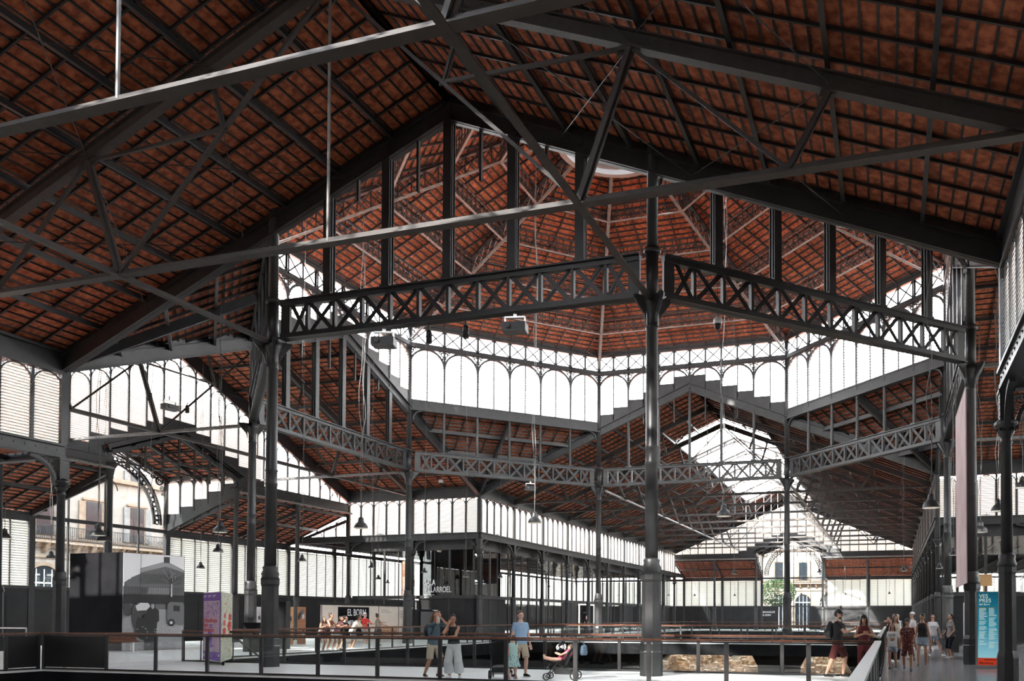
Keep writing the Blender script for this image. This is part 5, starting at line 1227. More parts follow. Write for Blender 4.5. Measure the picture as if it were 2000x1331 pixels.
for x in (-1.3, 0, 1.3): MB().box(x - .03, x + .03, -.25, .25, 0, .42).build('leg', WHITE, e)
e = empty('handrail', (-19.2, -14.2, 0), .1, label='low steel rail before the dark wall at the left', cat='rail'); m = MB(); m.tube((-1.8, 0, 1.12), (1.4, 0, 1.12), .03, 10); m.tube((-1.8, 0, 1.12), (-2.0, 0, .9), .03, 10); m.tube((-2.0, 0, .9), (-2.0, 0, 0), .03, 8); m.tube((1.4, 0, 0), (1.4, 0, 1.12), .03, 8); m.build('tube', STEEL, e)
for i, (u, l) in enumerate(((80, 'left'), (89, 'right'))):
    o = MB().lathe([(.05, 0), (.05, .62), (.03, .66)], 12).build('steel_bollard', STEEL, None, (-11.25 - .25 + i*.2, -17.5 + .3*i, 0)); tag(o, '%s one of two short white posts behind the corner of the near railing' % l, 'post')
m = MB(); m.box(0, .6, 0, .35, 0, .95); o = m.build('dark_plinth', DPANEL, None, tuple(P2(1846, 1275, z=0))); tag(o, 'low dark plinth behind the woman in grey at the right', 'plinth')
# ------------------------------------------------------------------ people
def cmat(name, c, r=.8, noise=None, sc=20): return mat(name, c, r, 0, noise, sc)
SK = {'light': cmat('light_skin', (.56, .33, .23), .55), 'tan': cmat('tan_skin', (.40, .21, .13), .55), 'pink': cmat('fair_pink_skin', (.62, .38, .29), .55)}
HB = {'dark': cmat('dark_brown_hair', (.02, .012, .009), .5), 'brown': cmat('brown_hair', (.09, .04, .02), .5), 'red': cmat('auburn_hair', (.13, .045, .02), .5), 'grey': cmat('grey_hair', (.5, .48, .45), .6)}
EYEW = cmat('eye_white', (.42, .40, .38), .3); EYED = cmat('eye_dark', (.01, .01, .01), .3); LIP = cmat('lips', (.38, .11, .09), .5)
def ell(mb, c, rx, ry, rz, rot=None, n=14, m_=9):
    c = Vector(c); vs = []; R_ = rot or Matrix.Identity(3)
    for j in range(1, m_):
        ph = PI * j / m_
        for i in range(n): t = 2*PI*i/n; vs.append(c + R_ @ Vector((rx*math.sin(ph)*math.cos(t), ry*math.sin(ph)*math.sin(t), rz*math.cos(ph))))
    vs += [c + R_ @ Vector((0, 0, rz)), c + R_ @ Vector((0, 0, -rz))]; a, b_ = (m_-1)*n, (m_-1)*n + 1
    fs = [(j*n+i, (j+1)*n+i, (j+1)*n+(i+1) % n, j*n+(i+1) % n) for j in range(m_-2) for i in range(n)]
    fs += [(a, i, (i+1) % n) for i in range(n)] + [(b_, (m_-2)*n+(i+1) % n, (m_-2)*n+i) for i in range(n)]
    mb.add(vs, fs)
def cap_(mb, p, q, r1, r2, n=12):
    p = Vector(p); q = Vector(q); mb.tube(p, q, r1, n, r2); ell(mb, p, r1, r1, r1, n=n, m_=7); ell(mb, q, r2, r2, r2, n=n, m_=7)
def ik(a, t, l1, l2, hint):
    a = Vector(a); t = Vector(t); d = t - a; L = d.length
    if L > (l1 + l2) * .999: t = a + d * ((l1 + l2) * .999 / L); d = t - a; L = d.length
    x = (l1*l1 - l2*l2 + L*L) / (2*L); h = math.sqrt(max(l1*l1 - x*x, 0)); u = d / L; hv = Vector(hint); hv = (hv - u * hv.dot(u))
    hv = hv.normalized() if hv.length > 1e-4 else Vector((0, 1, 0))
    return a + u * x + hv * h, t
def remesh(mb, name, m, parent, vox=.011, sm=3):
    o = mb.build(name, m, parent, smooth=True)
    r = o.modifiers.new('remesh', 'REMESH'); r.mode = 'VOXEL'; r.voxel_size = vox; r.use_smooth_shade = True
    s = o.modifiers.new('smooth', 'SMOOTH'); s.iterations = sm; s.factor = .6
    return o
PPL = [0]
def person(loc, face, H, label, skin='light', hair=('short', 'dark'), top=('tee', None), bottom=('shorts', None), shoes=None, lean=0.0, twist=0.0, hands=None, elbow=None, feet=None, head=(0, 0), crouch=0.0, fem=False, vox=.011, extra=None, sit=False, group=None):
    s_ = H / 1.75; e = empty('person', loc, face + PI/2, label=label, cat='person')
    if group: e['group'] = group
    sk = SK[skin]; b = MB(); V = Vector
    pel = V((0, 0, (.91 - crouch) * s_)); sp = V((0, -math.sin(lean), math.cos(lean))); tw = Matrix.Rotation(twist, 3, 'Z')
    ch = pel + sp * .42 * s_; nk = pel + sp * .56 * s_ ; hd = nk + V((0, -math.sin(lean * .4) - .02, math.cos(lean * .4))).normalized() * .145 * s_
    X = tw @ V((1, 0, 0)); Yv = tw @ V((0, 1, 0)) if abs(lean) < .01 else (tw @ V((0, math.cos(lean), math.sin(lean))))
    sw = (.15 if fem else .175) * s_; hw = (.165 if fem else .155) * s_; ww = (.125 if fem else .145) * s_
    def torso(mb, k=0.0, lo=-.12, hi=.56, loose=0.0):
        S = [(-.14, hw*.86, .105), (-.05, hw, .118), (.06, hw*.93, .108), (.17, ww, .09), (.28, ww*1.08, .1), (.38, sw*.9, .115), (.45, sw*.93, .1), (.495, sw*.8, .085), (.525, sw*.56, .07), (.555, .07*s_, .062), (.6, .052*s_, .052)]
        out = []
        for t, rx, ry in S:
            if t < lo - .001 or t > hi + .001: continue
            g = loose * (1 if t < .4 else .3); Xt = X if t > .2 else V((1, 0, 0)).lerp(X, max(t, 0) / .2).normalized()
            out.append((pel + sp * t * s_ , rx + k + g, ry * s_ + k + g, Xt, Yv))
        mb.loft(out, 18)
    torso(b, 0, -.14, .6)
    if fem:
        for q in (-1, 1): ell(b, pel + sp*.36*s_ + X*q*.065*s_ - Yv*.085*s_, .055*s_, .05*s_, .055*s_)
    # legs
    legs = []; ft = feet or [(-.1, 0, 0, 0), (.1, 0, 0, 0)]
    for i, q in enumerate((-1, 1)):
        hp = pel + V((q * .085 * s_, 0, -.03)); fx, fy, fz, fr = ft[i]; an = V((fx, fy, .085 * s_ + fz))
        kn, an = ik(hp, an, .42 * s_, .42 * s_, (q * .15, -1, 0)); legs.append((hp, kn, an, fr))
        cap_(b, hp, kn, .082 * s_, .055 * s_); mid = kn.lerp(an, .3); cap_(b, kn, mid, .052 * s_, .055 * s_); cap_(b, mid, an, .055 * s_, .034 * s_)
        ell(b, hp + V((0, .05*s_, -.02)), .085*s_, .08*s_, .1*s_)
        fd = V((math.sin(fr), -math.cos(fr), 0)); cap_(b, an - V((0, 0, .04*s_)), an + fd * .13 * s_ - V((0, 0, .055*s_)), .038*s_, .026*s_); ell(b, an - fd*.03*s_ - V((0, 0, .05*s_)), .034*s_, .036*s_, .034*s_)
    # arms and hands
    arms = []; hs = hands or [(-.24, -.02, .8), (.24, -.02, .8)]; eh = elbow or [(-.5, .8, -.3), (.5, .8, -.3)]
    for i, q in enumerate((-1, 1)):
        shd = pel + sp * .47 * s_ + X * q * (sw - .022); t = V(hs[i][:3]); t = V((t.x * s_, t.y * s_, t.z * s_)); el, wr = ik(shd, t, .29 * s_, .25 * s_, eh[i]); arms.append((shd, el, wr))
        cap_(b, shd, el, .05 * s_, .038 * s_); cap_(b, el, wr, .038 * s_, .024 * s_); ell(b, shd, .056*s_, .056*s_, .056*s_)
        d = (wr - el).normalized(); side = d.cross(V((0, 1, 0))); side = side.normalized() if side.length > .2 else V((1, 0, 0)); nrm = side.cross(d)
        if len(hs[i]) > 3: d = (d * .5 + V(hs[i][3]) * .8).normalized(); side = d.cross(nrm).normalized() if d.cross(nrm).length > .2 else side; nrm = side.cross(d)
        pm = wr + d * .05 * s_; Rm = Matrix((side, nrm, d)).transposed(); ell(b, pm, .042*s_, .018*s_, .055*s_, Rm)
        for k in range(4):
            o_ = side * (k - 1.5) * .021 * s_; l = (.062, .075, .07, .055)[k] * s_; p0 = wr + d * .08 * s_ + o_; p1 = p0 + d * l * .55 - nrm * .006 * q; p2 = p1 + (d * .75 - nrm * .5 * (1 if q > 0 else 1)).normalized() * l * .5
            cap_(b, p0, p1, .0095*s_, .009*s_, 8); cap_(b, p1, p2, .009*s_, .008*s_, 8)
        th = wr + d * .025 * s_ + side * .03 * s_ * -q; cap_(b, th, th + (d * .6 - side * q * .7).normalized() * .05 * s_, .012*s_, .0095*s_, 8)
    # head
    Rh = Matrix.Rotation(head[0], 3, 'Z') @ Matrix.Rotation(head[1], 3, 'X')
    cap_(b, nk - sp * .03 * s_, hd - V((0, 0, .03 * s_)), .052 * s_, .05 * s_)
    def hp_(x, y, z): return hd + Rh @ V((x * s_, y * s_, z * s_))
    ell(b, hp_(0, .012, .03), .076*s_, .094*s_, .092*s_, Rh); ell(b, hp_(0, -.028, -.045), .056*s_, .062*s_, .062*s_, Rh); ell(b, hp_(0, -.05, -.088), .026*s_, .024*s_, .02*s_, Rh)
    ell(b, hp_(0, -.1, -.018), .0125*s_, .02*s_, .024*s_, Rh); 
    for q in (-1, 1): ell(b, hp_(q*.078, .01, -.008), .01*s_, .018*s_, .032*s_, Rh); ell(b, hp_(q*.033, -.072, .022), .022*s_, .014*s_, .01*s_, Rh)
    remesh(b, 'body', sk, e, vox * .85, 2)
    for q in (-1, 1):
        m = MB(); ell(m, hp_(q*.03, -.081, .006), .012*s_, .007*s_, .0062*s_, Rh, 10, 6); m.build('eye', EYEW, e, smooth=True); m = MB(); ell(m, hp_(q*.03, -.088, .006), .006*s_, .003*s_, .006*s_, Rh, 8, 6); m.build('iris', EYED, e)
        m = MB(); ell(m, hp_(q*.031, -.088, .028), .018*s_, .005*s_, .004*s_, Rh, 8, 6); m.build('eyebrow', HB[hair[1]] if hair[1] in HB else HB['dark'], e)
    m = MB(); ell(m, hp_(0, -.09, -.055), .02*s_, .006*s_, .007*s_, Rh, 10, 6); m.build('mouth', LIP, e, smooth=True)
    # hair
    st, hc = hair[0], HB[hair[1]]; h = MB()
    if st != 'bald':
        ell(h, hp_(0, .028, .05), .084*s_, .094*s_, .088*s_, Rh); ell(h, hp_(0, .045, .0), .08*s_, .075*s_, .085*s_, Rh)
        if st == 'curly':
            for k in range(26): a_ = k * 2.4; ell(h, hp_(.075*math.cos(a_), .03 + .075*math.sin(a_), .05 + .07*math.sin(k*.7 + .5)), .03*s_, .03*s_, .03*s_, Rh, 8, 6)
        if st in ('long', 'longfront'):
            for q in (-1, 1): h.loft([(hp_(q*.07, .01, .05), .03*s_, .05*s_, V((1,0,0)), V((0,1,0))), (hp_(q*.085, .02, -.06), .03*s_, .05*s_, V((1,0,0)), V((0,1,0))), (hp_(q*.09, .03, -.18), .03*s_, .04*s_, V((1,0,0)), V((0,1,0))), (hp_(q*.08, .03, -.27), .012*s_, .02*s_, V((1,0,0)), V((0,1,0)))], 10)
            h.loft([(hp_(0, .06, .05), .075*s_, .05*s_, V((1,0,0)), V((0,1,0))), (hp_(0, .09, -.08), .085*s_, .045*s_, V((1,0,0)), V((0,1,0))), (hp_(0, .1, -.2), .085*s_, .035*s_, V((1,0,0)), V((0,1,0))), (hp_(0, .1, -.3), .05*s_, .015*s_, V((1,0,0)), V((0,1,0)))], 12)
        if st == 'bun': ell(h, hp_(0, .09, .12), .045*s_, .045*s_, .045*s_)
        if st == 'pony': ell(h, hp_(0, .12, .03), .03*s_, .03*s_, .03*s_); h.loft([(hp_(0, .125, .03), .025*s_, .025*s_, V((1,0,0)), V((0,1,0))), (hp_(0, .16, -.06), .035*s_, .03*s_, V((1,0,0)), V((0,1,0))), (hp_(0, .15, -.2), .03*s_, .025*s_, V((1,0,0)), V((0,1,0))), (hp_(0, .14, -.28), .008*s_, .008*s_, V((1,0,0)), V((0,1,0)))], 10)
        if st == 'beard': ell(h, hp_(0, -.055, -.085), .055*s_, .045*s_, .045*s_, Rh); ell(h, hp_(0, -.06, -.12), .035*s_, .03*s_, .035*s_, Rh)
        remesh(h, 'hair', hc, e, vox, 2)
    # top
    kind, tm = top
    if kind in ('tee', 'shirt', 'tank', 'dress', 'polo'):
        t = MB(); torso(t, .016, -.14 if kind == 'tank' else -.05, .53, .012 if kind != 'tank' else 0.0)
        if fem and kind != 'dress':
            for q in (-1, 1): ell(t, pel + sp*.36*s_ + X*q*.065*s_ - Yv*.088*s_, .065*s_, .06*s_, .065*s_)
        if kind != 'tank':
            for (a, el, wr) in arms:
                f = {'tee': .62, 'polo': .62, 'dress': .25, 'shirt': 1.0}[kind]; c = a.lerp(el, f); t.tube(a, c, .06*s_, 14, (.06 if f < 1 else .052)*s_); ell(t, a, .064*s_, .064*s_, .062*s_)
                if kind == 'shirt' and not (extra and 'rolled' in extra): t.tube(el, el.lerp(wr, .55), .056*s_, 12, .046*s_); ell(t, el, .056*s_, .056*s_, .056*s_)
        else:
            for q in (-1, 1): t.tube(pel + sp*.44*s_ + X*q*.1*s_, pel + sp*.53*s_ + X*q*.085*s_, .04*s_, 10, .025*s_)
        remesh(t, 'top' if kind != 'dress' else 'bodice', tm, e, vox, 3)
        if kind == 'polo':
            m = MB(); 
            for q in (-1, 1): m.loft([(pel + sp*.52*s_ + X*q*.05*s_ - Yv*.03*s_, .03*s_, .03*s_, X, Yv), (pel + sp*.56*s_ + X*q*.055*s_ - Yv*.01*s_, .012*s_, .03*s_, X, Yv)], 8)
            m.build('collar', tm, e)
    # bottom
    kind, bm = bottom
    if kind in ('shorts', 'pants', 'culottes', 'leggings', 'bermuda'):
        t = MB(); torso(t, .018, -.14, .075, .006)
        for (hp, kn, an, fr) in legs:
            w = {'shorts': .096, 'bermuda': .098, 'pants': .09, 'culottes': .1, 'leggings': .088}[kind] * s_
            ell(t, hp, w, w*.98, w); ell(t, hp + V((0, .04*s_, -.02)), w, .085*s_, .1*s_)
            if kind == 'shorts': t.tube(hp, hp.lerp(kn, .5), w, 14, w*1.05)
            elif kind == 'bermuda': t.tube(hp, hp.lerp(kn, .95), w, 14, w*.95)
            else:
                w2 = {'pants': .075, 'culottes': .115, 'leggings': .06}[kind] * s_; w3 = {'pants': .06, 'culottes': .14, 'leggings': .045}[kind] * s_; f = {'pants': .93, 'culottes': .72, 'leggings': .6}[kind]
                t.tube(hp, kn, w, 14, w2); ell(t, kn, w2, w2, w2); t.tube(kn, kn.lerp(an, f), w2, 14, w3)
        remesh(t, {'leggings': 'leggings', 'culottes': 'trousers', 'pants': 'trousers'}.get(kind, 'shorts'), bm, e, vox, 3)
    elif kind in ('skirt', 'gown'):
        L_ = .42 if kind == 'skirt' else .52; m = MB(); secs = []
        for k in range(8):
            t_ = k / 7; z = pel.z + (.1 if kind == 'gown' else .06)*s_ - L_*s_*t_; w = (.14 + .10*t_ + (.07*t_ if kind == 'gown' else 0))*s_; secs.append((V((0, pel.y, z)), w, w*.85, V((1,0,0)), V((0,1,0))))
        n = 28; vs = []
        for k, (c, rx, ry, _, _) in enumerate(secs):
            for i in range(n): t_ = 2*PI*i/n; f = 1 + .05*math.sin(t_*7)*k/7; vs.append((c.x + rx*f*math.cos(t_), c.y + ry*f*math.sin(t_), c.z))
        m.add(vs, [(k*n+i, k*n+(i+1) % n, (k+1)*n+(i+1) % n, (k+1)*n+i) for k in range(7) for i in range(n)]); o = m.build('skirt', bm, e, smooth=True); so = o.modifiers.new('solid', 'SOLIDIFY'); so.thickness = .008
    # shoes
    shm = shoes or WHITE
    for (hp, kn, an, fr) in legs:
        m = MB(); fd = V((math.sin(fr), -math.cos(fr), 0)); sd = V((fd.y, -fd.x, 0)); g = an.z - .085*s_; c = V((an.x, an.y, g))
        m.loft([(c - fd*.055*s_ + V((0,0,.045*s_)), .03*s_, .04*s_, sd, V((0,0,1))), (c - fd*.02*s_ + V((0,0,.05*s_)), .041*s_, .048*s_, sd, V((0,0,1))), (c + fd*.06*s_ + V((0,0,.042*s_)), .044*s_, .042*s_, sd, V((0,0,1))), (c + fd*.14*s_ + V((0,0,.03*s_)), .047*s_, .03*s_, sd, V((0,0,1))), (c + fd*.185*s_ + V((0,0,.022*s_)), .03*s_, .02*s_, sd, V((0,0,1)))], 14)
        m.build('shoe', shm, e, smooth=True)
        m = MB(); m.loft([(c - fd*.062*s_ + V((0,0,.01)), .03*s_, .01, sd, V((0,0,1))), (c + fd*.02*s_ + V((0,0,.01)), .046*s_, .01, sd, V((0,0,1))), (c + fd*.13*s_ + V((0,0,.01)), .052*s_, .01, sd, V((0,0,1))), (c + fd*.195*s_ + V((0,0,.01)), .03*s_, .01, sd, V((0,0,1)))], 10); m.build('shoe_sole', WHITE if shm is not WHITE else G(.5), e)
    ex_ = extra or ()
    if 'cap' in ex_ or 'whitecap' in ex_:
        cm = WPR if 'whitecap' in ex_ else GEAR; m = MB(); ell(m, hp_(0, .012, .065), .09*s_, .105*s_, .075*s_, Rh); m.build('cap', cm, e, smooth=True)
        m = MB(); m.poly([hp_(-.065, -.08, .055), hp_(.065, -.08, .055), hp_(.05, -.165, .045), hp_(0, -.18, .045), hp_(-.05, -.165, .045)], Rh @ V((0, 0, .008))); m.build('cap_visor', GEAR, e)
    if 'glasses' in ex_ or 'sunup' in ex_:
        z0_, y0_ = (.006, -.095) if 'glasses' in ex_ else (.105, -.045)
        m = MB()
        for q in (-1, 1): ell(m, hp_(q*.032, y0_, z0_), .024*s_, .006*s_, .018*s_, Rh, 12, 6); m.tube(hp_(q*.056, y0_, z0_), hp_(q*.082, y0_ + .09, z0_ + .005), .003, 5)
        m.tube(hp_(-.01, y0_ - .004, z0_), hp_(.01, y0_ - .004, z0_), .003, 5); m.build('sunglasses', GEAR, e)
    if 'backpack' in ex_:
        m = MB(); c = pel + sp*.3*s_ + Yv*.2*s_; ell(m, c, .16*s_, .11*s_, .23*s_); ell(m, c + Yv*.07*s_ - sp*.06*s_, .13*s_, .09*s_, .14*s_); remesh(m, 'backpack', GEAR, e, vox, 2)
        m = MB()
        for q in (-1, 1): 
            pts = [pel + sp*.45*s_ + X*q*.11*s_ + Yv*.12*s_, pel + sp*.53*s_ + X*q*.11*s_, pel + sp*.45*s_ + X*q*.125*s_ - Yv*.13*s_, pel + sp*.3*s_ + X*q*.15*s_ - Yv*.1*s_, pel + sp*.18*s_ + X*q*.16*s_ + Yv*.04*s_]
            for a, c2 in zip(pts[:-1], pts[1:]): m.bar(a, c2, .035, .02)
        m.build('backpack_strap', GEAR, e)
    if 'bag' in ex_:
        m = MB(); m.bar(pel + sp*.53*s_ + X*.12*s_ - Yv*.06*s_, pel + sp*.2*s_ - X*.08*s_ - Yv*.135*s_, .03, .01); m.bar(pel + sp*.2*s_ - X*.08*s_ - Yv*.135*s_, pel - X*.2*s_ + V((0,0,.0)), .03, .01); m.build('bag_strap', GEAR, e); m = MB(); m.box(-.05, .05, -.1, .1, -.2, 0); m.xf(Matrix.Translation(pel - X*.21*s_)); m.build('shoulder_bag', GEAR, e)
    if 'love' in ex_:
        o = text('shirt_lettering', 'LOVE', .12*s_, GEAR, e, tuple(pel + sp*.36*s_ - Yv*.15*s_ - V((.13*s_, 0, 0))), (PI/2, 0, 0), bold=.006, sx=.85)
        for k, (x, z, r) in enumerate(((-.04, .27, .04), (.05, .24, .035), (0, .2, .03), (-.07, .21, .02))): m = MB(); ell(m, pel + sp*z*s_ - Yv*.135*s_ + V((x*s_, 0, 0)), r*s_, .012, r*s_); m.build('shirt_print', (OCHRE, REDP, g12, OCHRE)[k], e)
    if 'dots' in ex_:
        rr = random.Random(5)
        for k in range(90):
            t_ = rr.uniform(0, 2*PI); q = rr.uniform(.08, .97); z = pel.z + .1*s_ - .52*s_*q; w = (.14 + .17*q)*s_ + .006
            m = MB(); ell(m, (w*math.cos(t_), w*.85*math.sin(t_), z), .011, .011, .014, n=7, m_=5); m.build('dress_spot', (g12, TEAL2, GREENP)[k % 3], e)
    if 'pattern' in ex_:
        rr = random.Random(9)
        for k in range(46):
            t_ = rr.uniform(PI*1.05, PI*1.95); q = rr.uniform(-.1, .47); w = (sw*.95 if q > .1 else hw) + .03
            c = pel + sp*q*s_ + X*w*math.cos(t_) + Yv*.15*s_*math.sin(t_); m = MB(); ell(m, c, .013, .010, .006, n=8, m_=5); m.build('shirt_print', WPR if k % 2 else OCHRE, e)
        for (hp, kn, an, fr) in legs:
            for k in range(8):
                c = hp.lerp(kn, .15 + .1*k) + V((.05*math.sin(k*2.1), -.095*s_, 0)); m = MB(); ell(m, c, .012, .009, .005, n=8, m_=5); m.build('shorts_print', WPR if k % 2 else OCHRE, e)
    if 'phone' in ex_:
        c = arms[1][2] + V((-.02, -.09, .04)); m = MB(); m.box(-.035, .035, -.005, .005, -.07, .07); m.xf(Matrix.Translation(c) @ Matrix.Rotation(-.9, 4, 'X')); m.build('phone', GEAR, e)
    return e, dict(pel=pel, legs=legs, arms=arms, hd=hd, s=s_)
TEAL2 = cmat('teal_dot', (.05, .3, .3))
D = math.radians
C = lambda n, c, r=.85, k=None: cmat(n, c, r, k)
denim = C('blue_denim', (.07, .12, .15)); beige = C('beige_cotton', (.52, .44, .33)); white_c = C('white_cotton', (.72, .73, .74)); blackc = C('black_cotton', (.012, .012, .014)); skyblue = C('sky_blue_cotton', (.30, .45, .62)); mint = C('pale_mint_cotton', (.45, .65, .62)); maroon = C('maroon_cotton', (.09, .015, .015)); denl = C('light_denim', (.30, .37, .45)); greyc = C('grey_cotton', (.28, .27, .26)); navy = C('navy_jersey', (.015, .018, .035)); pinkc = C('pink_cotton', (.60, .33, .36), .85, (.45, .2, .3)); brownc = C('rust_brown_cotton', (.16, .06, .05)); redc = C('bright_red_cotton', (.6, .04, .03)); floral = C('floral_cotton', (.5, .35, .3), .85, (.15, .08, .08)); creamc = C('cream_linen', (.6, .54, .44)); darkr = C('dark_red_cotton', (.11, .012, .016)); olive = C('olive_print_cotton', (.16, .13, .09), .85, (.4, .36, .28)); SANDAL = C('brown_leather', (.10, .055, .03), .6)
# couple at the near railing
p = P2(846, 1322, y=-17.2); person((p.x, p.y, 0), D(-18), 1.70, 'person in denim shirt and beige shorts with backpack, hands raised over the eyes', 'tan', ('long', 'brown'), ('shirt', denim), ('bermuda', beige), SANDAL, lean=.06, hands=[(-.04, -.17, 1.62, (0, -.1, 1)), (.06, -.18, 1.62, (0, -.1, 1))], elbow=[(-.6, -.4, -1), (.5, -.4, -1)], feet=[(-.14, .17, 0, -.4), (.12, -.06, 0, .2)], extra=('backpack', 'rolled'), vox=.009)
p = P2(886, 1326, y=-17.55); person((p.x, p.y, 0), D(-72), 1.66, 'woman in black sleeveless top and white trousers leaning on the railing, cheek on hand', 'tan', ('bun', 'dark'), ('tank', blackc), ('culottes', white_c), WHITE, lean=.20, crouch=.02, hands=[(-.09, -.28, 1.45, (.3, .1, 1)), (-.12, -.40, 1.12, (-1, 0, 0))], elbow=[(-.5, -.5, -1), (.9, 0, -.6)], feet=[(-.13, .12, 0, -.3), (.14, .06, 0, .2)], head=(.25, .1), fem=True, extra=('sunup',), vox=.009)
# man with pushchair and girl
p = P2(1016, 1325, y=-16.4); person((p.x, p.y, 0), D(-52), 1.74, 'man in light blue polo shirt and khaki shorts, sunglasses pushed up on his hair', 'pink', ('short', 'brown'), ('polo', skyblue), ('bermuda', beige), blackc, hands=[(-.27, -.05, .82), (.28, .02, .80)], feet=[(-.13, .02, 0, -.5), (.13, -.04, 0, .4)], head=(.1, .15), extra=('sunup',), vox=.009)
p = P2(1002, 1331, y=-17.3); person((p.x, p.y, 0), D(150), 1.12, 'small girl with a brown ponytail in a spotted pale green summer dress', 'pink', ('pony', 'brown'), ('dress', mint), ('gown', mint), pinkc, hands=[(-.26, -.1, .95), (.26, .0, .85)], head=(.2, 0), extra=('dots',), vox=.008)
# man with phone and woman beside him
p = P2(1636, 1322, y=-13.95); person((p.x, p.y, 0), D(-8), 1.80, 'bearded man in black cap and T-shirt with backpack, reading his phone', 'light', ('beard', 'dark'), ('tee', blackc), ('bermuda', maroon), blackc, lean=.04, hands=[(-.02, -.42, 1.22, (0, -.6, .6)), (.05, -.42, 1.24, (0, -.6, .6))], elbow=[(-.5, .4, -1), (.5, .4, -1)], feet=[(-.1, .28, 0, -.1), (.1, -.12, 0, .05)], head=(0, .3), extra=('cap', 'backpack', 'phone', 'glasses'), vox=.009)
p = P2(1688, 1320, y=-14.3); person((p.x, p.y, 0), D(-82), 1.66, 'woman in dark red dungarees and cap, black hair, hands joined at her chest', 'tan', ('long', 'dark'), ('tank', darkr), ('pants', darkr), WHITE, hands=[(-.05, -.26, 1.22, (.6, -.1, .4)), (.06, -.27, 1.22, (-.6, -.1, .4))], elbow=[(-1, .2, -.7), (1, .2, -.7)], head=(-.2, -.3), fem=True, extra=('cap', 'glasses'), vox=.009)
# walkers on the right hand walkway
p = P2(1740, 1308, z=0); person((p.x + .05, p.y, 0), D(-96), 1.40, 'child in white LOVE T-shirt and light denim shorts walking towards the viewer', 'tan', ('long', 'brown'), ('tee', white_c), ('shorts', denl), blackc, hands=[(-.24, -.02, .84), (.24, -.1, .88)], feet=[(-.06, -.16, 0, 0), (.08, .2, .02, 0)], extra=('love',), vox=.009)
p = P2(1773, 1311, z=0); person((p.x, p.y, 0), D(-92), 1.56, 'boy in black cap and dark red patterned shirt and shorts walking towards the viewer', 'tan', ('short', 'dark'), ('tee', maroon), ('bermuda', maroon), C('blue_trainer', (.03, .08, .16)), hands=[(-.26, -.05, .82), (.26, .03, .82)], feet=[(-.1, .16, .03, 0), (.1, -.18, 0, 0)], head=(0, .12), extra=('cap', 'pattern'), vox=.009)
p = P2(1802, 1302, z=0); person((p.x, p.y, 0), D(-100), 1.72, 'woman in black halter top and pale denim shorts looking down as she walks', 'tan', ('short', 'dark'), ('tank', blackc), ('shorts', denl), SANDAL, lean=.08, hands=[(-.24, -.05, .84), (.26, .0, .84)], feet=[(-.1, -.16, 0, 0), (.1, .12, .02, 0)], head=(-.5, .35), fem=True, extra=('glasses',), vox=.009)
p = P2(1822, 1283, z=0); person((p.x, p.y, 0), D(-85), 1.72, 'woman in white T-shirt and denim shorts striding with one leg out to the side', 'pink', ('long', 'red'), ('tee', white_c), ('shorts', denl), WHITE, hands=[(-.25, 0, .85), (.3, 0, .9)], feet=[(-.1, .1, 0, 0), (.38, -.1, 0, .6)], fem=True, extra=('glasses',), vox=.01)
p = P2(1782, 1288, z=0); person((p.x, p.y, 0), D(-150), 1.80, 'man in white T-shirt and white topped cap turning to the left behind the walkers', 'pink', ('short', 'brown'), ('tee', white_c), ('pants', beige), WHITE, extra=('whitecap',), vox=.011)
p = P2(1857, 1287, z=0); person((p.x, p.y, 0), D(-150), 1.74, 'woman in grey top and dark cropped leggings standing by the right arcade', 'light', ('pony', 'dark'), ('tee', greyc), ('leggings', navy), WHITE, hands=[(-.16, -.2, .98), (.18, -.14, .92)], feet=[(-.07, 0, 0, 0), (.07, .03, 0, .1)], fem=True, extra=('bag',), vox=.01)
for (u, vb, f, H_, lab, skn, hr, tp, bt, ex) in (
    (1725, 1287, -140, 1.74, 'person in patterned shirt raising a phone at the back of the walking group', 'pink', ('bald', 'grey'), ('tee', floral), ('bermuda', beige), ()),
    (1734, 1290, -110, 1.72, 'woman in pink patterned top behind the child in white', 'tan', ('short', 'dark'), ('tank', pinkc), ('pants', pinkc), ('glasses',)),
    (1747, 1294, -80, 1.66, 'woman in pale top and dark trousers close behind the child in white', 'tan', ('long', 'dark'), ('tee', creamc), ('pants', navy), ()),
    (1753, 1276, -60, 1.76, 'bald man in white shirt with dark backpack far down the walkway', 'pink', ('bald', 'grey'), ('tee', white_c), ('bermuda', navy), ('backpack',)),
    (1739, 1280, -100, 1.74, 'white-haired visitor half hidden in the walking group', 'pink', ('short', 'grey'), ('tee', brownc), ('bermuda', beige), ())):
    p = P2(u, vb, z=0); hd_ = [(-.06, -.3, 1.48, (0, 0, 1)), (.06, -.3, 1.48, (0, 0, 1))] if 'phone' in lab else None
    person((max(p.x, 12.5), p.y, 0), D(f), H_, lab, skn, hr, tp, bt, WHITE, hands=hd_, fem='woman' in lab, extra=ex, vox=.012)
